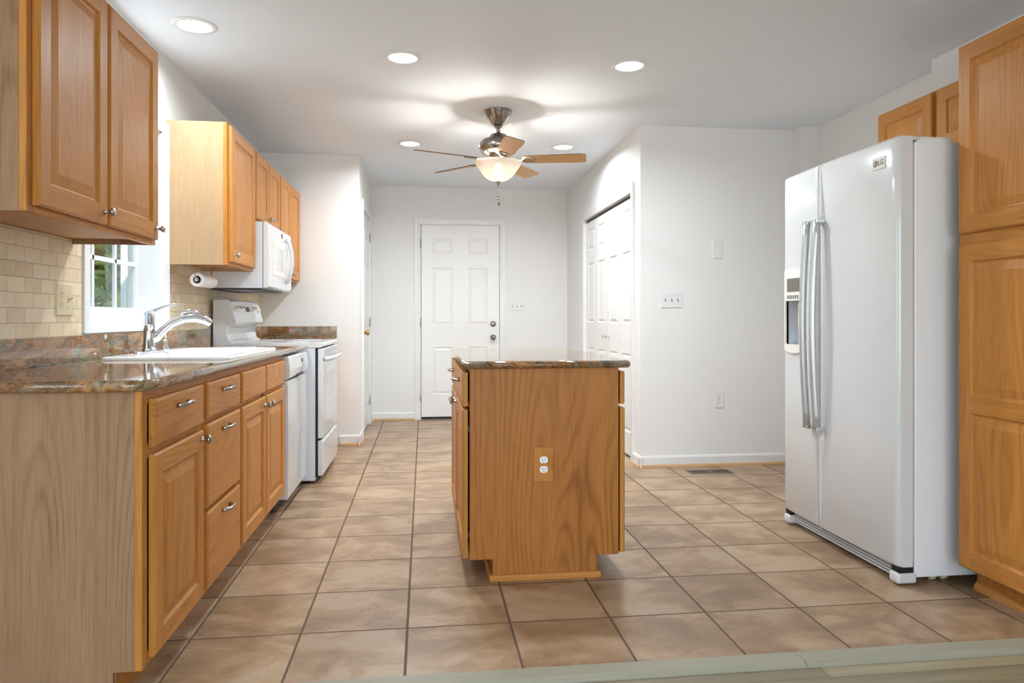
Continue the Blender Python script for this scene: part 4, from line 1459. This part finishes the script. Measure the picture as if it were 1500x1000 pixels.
for y, x in ((GY0 + .06, 2.05), (GY0 + .06, 2.10), (GY1 - .06, 2.05), (GY1 - .06, 2.5), (GY0 + .06, 2.5)):
    MB().lathe([(0, -.012), (.018, -.012), (.018, .012), (0, .012)], (x, y, .018), 'x', 14).build('roller', 'almond', fr_)

# ------------------------------------------------------------------ pantry and cabinet over the refrigerator
PF = 2.080       # pantry face-frame plane
pt = thing('pantry_cabinet', 'tall honey oak pantry cabinet beside the refrigerator', 'cabinet', (2.38, 2.23, 0))
PY0_, PY1_ = 1.925, 2.545
mb = MB()
mb.box(PF + .019, XR, PY1_ - .016, PY1_, .098, 2.118)
mb.box(PF + .019, XR, PY0_, PY0_ + .016, .098, 2.118)
mb.box(PF + .019, XR, PY0_ + .016, PY1_ - .016, 2.10, 2.118)
mb.box(PF + .019, XR, PY0_ + .016, PY1_ - .016, .098, .114)
mb.build('carcass', 'pale_z', pt, weld=False)
mb = MB()
mb.box(PF, PF + .019, PY0_, PY0_ + .04, .098, 2.118); mb.box(PF, PF + .019, PY1_ - .04, PY1_, .098, 2.118)
for z0, z1 in ((.098, .14), (1.335, 1.40), (2.08, 2.118)):
    mb.box(PF, PF + .019, PY0_ + .04, PY1_ - .04, z0, z1, 1)
mb.build('face_frame', ['oak_z', 'oak_y'], pt, weld=False)
d_ = raised_door(MB(), '-x', PF - .001, PY0_ + .02, PY1_ - .014, 1.388, 2.112, .020, .062).build('door', ['oak_z', 'oak_y'], pt)
knob(d_, '-x', PF - .021, PY0_ + .05, 1.45)
d_ = raised_door(MB(), '-x', PF - .001, PY0_ + .02, PY1_ - .014, .104, 1.345, .020, .062, mids=(.733,)).build('door', ['oak_z', 'oak_y'], pt)
knob(d_, '-x', PF - .021, PY0_ + .05, 1.28)
MB().box(PF + .075, PF + .087, PY0_, PY1_, 0, .098).build('toe_kick', 'oak_panel', pt)
MB().prism([(PF + .059, 0), (PF + .075, 0), (PF + .075, .03), (PF + .068, .026), (PF + .059, .012)], 'y', PY0_, PY1_).build('base_moulding', 'oak_y', pt)
MB().box(PF + .020, PF + .030, PY0_ + .02, PY1_ - .02, .12, 2.09).build('inside', 'dark', pt)

fc = thing('wall_cabinet', 'short two-door oak cabinet above the refrigerator', 'cabinet', (2.5, 2.98, 1.82))
CXF = 2.345
cy0, cy1 = 2.548, 3.425
mb = MB()
mb.box(CXF + .019, XR, cy1 - .014, cy1, 1.815, 2.112); mb.box(CXF + .019, XR, cy0, cy0 + .014, 1.815, 2.112)
mb.box(CXF + .019, XR, cy0 + .014, cy1 - .014, 2.098, 2.112); mb.box(CXF + .019, XR, cy0 + .014, cy1 - .014, 1.815, 1.829)
mb.build('carcass', 'oak_z', fc, weld=False)
mb = MB()
for a, b in ((cy0, cy0 + .038), (cy1 - .038, cy1), (2.975, 3.035)):
    mb.box(CXF, CXF + .019, a, b, 1.815, 2.112)
for a, b in ((cy0 + .038, 2.975), (3.035, cy1 - .038)):
    mb.box(CXF, CXF + .019, a, b, 1.815, 1.85, 1); mb.box(CXF, CXF + .019, a, b, 2.075, 2.112, 1)
mb.build('face_frame', ['oak_z', 'oak_y'], fc, weld=False)
for a, b in ((cy0 + .014, 2.985), (3.022, cy1 - .012)):
    raised_door(MB(), '-x', CXF - .001, a, b, 1.828, 2.104, .020, .058).build('door', ['oak_z', 'oak_y'], fc)

# ------------------------------------------------------------------ floor vent
vt = thing('floor_vent', 'bronze metal floor register in the tile by the far wall', 'vent', (1.96, 4.71, 0))
vx0, vx1, vy0, vy1 = 1.805, 2.115, 4.655, 4.765
lo = lambda i, z: [Vector((vx0 + i, vy0 + i, z)), Vector((vx1 - i, vy0 + i, z)), Vector((vx1 - i, vy1 - i, z)), Vector((vx0 + i, vy1 - i, z))]
MB().rings([lo(0, .0005), lo(0, .003), lo(.012, .005), lo(.016, .002)], 0, cap1=False).build('frame', 'vent', vt)
MB().box(vx0 + .014, vx1 - .014, vy0 + .014, vy1 - .014, .0005, .0015).build('well', 'black', vt)
mb = MB()
for i in range(22):
    x = vx0 + .02 + i * .0125
    mb.box(x, x + .0035, vy0 + .014, vy1 - .014, .0016, .0042)
mb.box((vx0 + vx1) / 2 - .008, (vx0 + vx1) / 2 + .008, vy0 + .014, vy1 - .014, .0016, .0046)
mb.build('louvers', 'vent', vt, weld=False)

# ------------------------------------------------------------------ ceiling lights
LN = ['recessed ceiling light nearest the window wall, above the near wall cabinet', 'recessed ceiling light between the near window-side one and the fan',
      'recessed ceiling light nearest the refrigerator', 'recessed ceiling light beyond the fan, on the hall door side',
      'recessed ceiling light beyond the fan, on the closet side']
LP = [(-1.066, 3.489), (-.11, 3.784), (1.108, 3.756), (-.106, 5.643), (1.108, 5.605)]
proto = None
for (x, y), lb in zip(LP, LN):
    if proto is None:
        t = thing('recessed_light', lb, 'ceiling light', (x, y, ZC), 'recessed lights in the kitchen ceiling')
        MB().lathe([(.070, -.0005), (.099, -.0005), (.099, -.004), (.094, -.007), (.076, -.007), (.070, -.0005)], (x, y, ZC), 'z', 40).build('trim_ring', 'trim', t)
        MB().lathe([(0, -.002), (.071, -.002), (.071, -.0008), (0, -.0008)], (x, y, ZC), 'z', 32).build('lens', 'lens', t)
        proto = t
    else:
        t = copy_tree(proto)
        t.location = (x, y, ZC); t['label'] = lb
    lamp('recessed_lamp', 'AREA', (x, y, ZC - .012), 14.5 if x < -1 else 20.5, (.86, .94, 1.0), (0, 0, 0), shape='DISK', size=.13, spread=2.9)

# ------------------------------------------------------------------ ceiling fan
HX, HY = .49, 4.69
fan = thing('ceiling_fan', 'brushed nickel ceiling fan with five maple blades and a glass bowl light', 'ceiling fan', (HX, HY, ZC))
MB().lathe([(0, 0), (.092, 0), (.093, -.008), (.086, -.016), (.083, -.030), (.072, -.052), (.058, -.070), (.050, -.084), (.036, -.096), (.026, -.104), (0, -.104)], (HX, HY, ZC), 'z', 32).build('canopy', 'dnickel', fan)
MB().lathe([(.024, -.100), (.024, -.112), (.013, -.116), (.013, -.145), (.019, -.148), (.019, -.166), (0, -.166)], (HX, HY, ZC), 'z', 20).build('downrod', 'dnickel', fan)
MB().lathe([(0, -.156), (.052, -.158), (.058, -.170), (.064, -.178), (.100, -.192), (.124, -.212), (.131, -.236), (.124, -.262), (.110, -.280), (.086, -.292), (0, -.294)], (HX, HY, ZC), 'z', 36).build('motor_housing', 'dnickel', fan)
MB().lathe([(.06, -.288), (.062, -.320), (.070, -.326), (.070, -.334), (.050, -.340), (.050, -.352), (0, -.352)], (HX, HY, ZC), 'z', 28).build('switch_housing', 'nickel', fan)
BZ = 2.108
for k in range(5):
    a = math.radians(58 + 72 * k)
    e = Vector((math.cos(a), math.sin(a), 0)); p = Vector((-math.sin(a), math.cos(a), 0))
    pitch = math.radians(-13)
    pu = p * math.cos(pitch) + Vector((0, 0, 1)) * math.sin(pitch)
    nz = e.cross(pu)
    o = Vector((HX, HY, BZ))
    pts = [(.165, -.046), (.30, -.056), (.54, -.064), (.572, -.058), (.580, -.044), (.580, .044), (.572, .058), (.54, .064), (.30, .056), (.165, .046)]
    mb = MB()
    lo_ = [o + e * r + pu * w - nz * .003 for r, w in pts]; hi_ = [o + e * r + pu * w + nz * .003 for r, w in pts]
    n = len(pts)
    mb.add(lo_ + hi_, [tuple(range(n)), tuple(range(n, 2 * n))[::-1]], 0)
    mb.add(lo_ + hi_, [(i, (i + 1) % n, n + (i + 1) % n, n + i) for i in range(n)], 1)
    mt = M['blade']
    bl = mb.build('blade', [mt, 'bedge'], fan)
    ir = MB()
    ir.tube([o + e * .06 + Vector((0, 0, .012)), o + e * .11 + Vector((0, 0, .002)), o + e * .16 - nz * .006], [.012, .010, .010], 8, flat=.6)
    for s in (-1, 1):
        ir.tube([o + e * .155 - nz * .006, o + e * .185 + pu * .030 * s - nz * .006, o + e * .225 + pu * .028 * s - nz * .006, o + e * .245 - nz * .006], .006, 8)
    ir.lathe([(0, 0), (.008, 0), (.006, .005), (0, .006)], o + e * .235 - nz * .004, -nz, 10)
    ir.build('blade_iron', 'nickel', bl, weld=False)
# light kit
MB().lathe([(0, -.318), (.040, -.318), (.056, -.326), (.060, -.334), (.060, -.340), (.05, -.342), (0, -.342)], (HX, HY, ZC), 'z', 32).build('light_fitter', 'nickel', fan)
bw = MB().lathe([(.152, -.338), (.155, -.343), (.152, -.352), (.140, -.370), (.124, -.391), (.108, -.414), (.088, -.437), (.062, -.454), (.034, -.463), (.012, -.466)], (HX, HY, ZC), 'z', 40).build('glass_bowl', 'bowl', fan)
MB().lathe([(0, -.452), (.012, -.460), (.020, -.468), (.015, -.478), (.008, -.486), (.006, -.494), (0, -.498)], (HX, HY, ZC), 'z', 16).build('finial', 'nickel', fan)
MB().lathe([(0, -.352), (.014, -.352), (.016, -.370), (.028, -.392), (.029, -.408), (.018, -.424), (0, -.430)], (HX, HY, ZC), 'z', 20).build('bulb', 'bulb', fan)
MB().tube([(HX, HY, ZC - .352), (HX, HY, ZC - .47)], .003, 6).build('center_stem', 'nickel', fan)
for dx, zl in ((-.004, .565), (.004, .600)):
    pc = MB().tube([(HX + dx, HY - .004, ZC - .49), (HX + dx, HY - .004, ZC - zl)], .0014, 6).build('pull_chain', 'nickel', fan)
    MB().lathe([(0, 0), (.005, -.004), (.010, -.012), (.010, -.018), (.004, -.024), (0, -.026)], (HX + dx, HY - .004, ZC - zl), 'z', 12).build('fob', 'dnickel', pc)
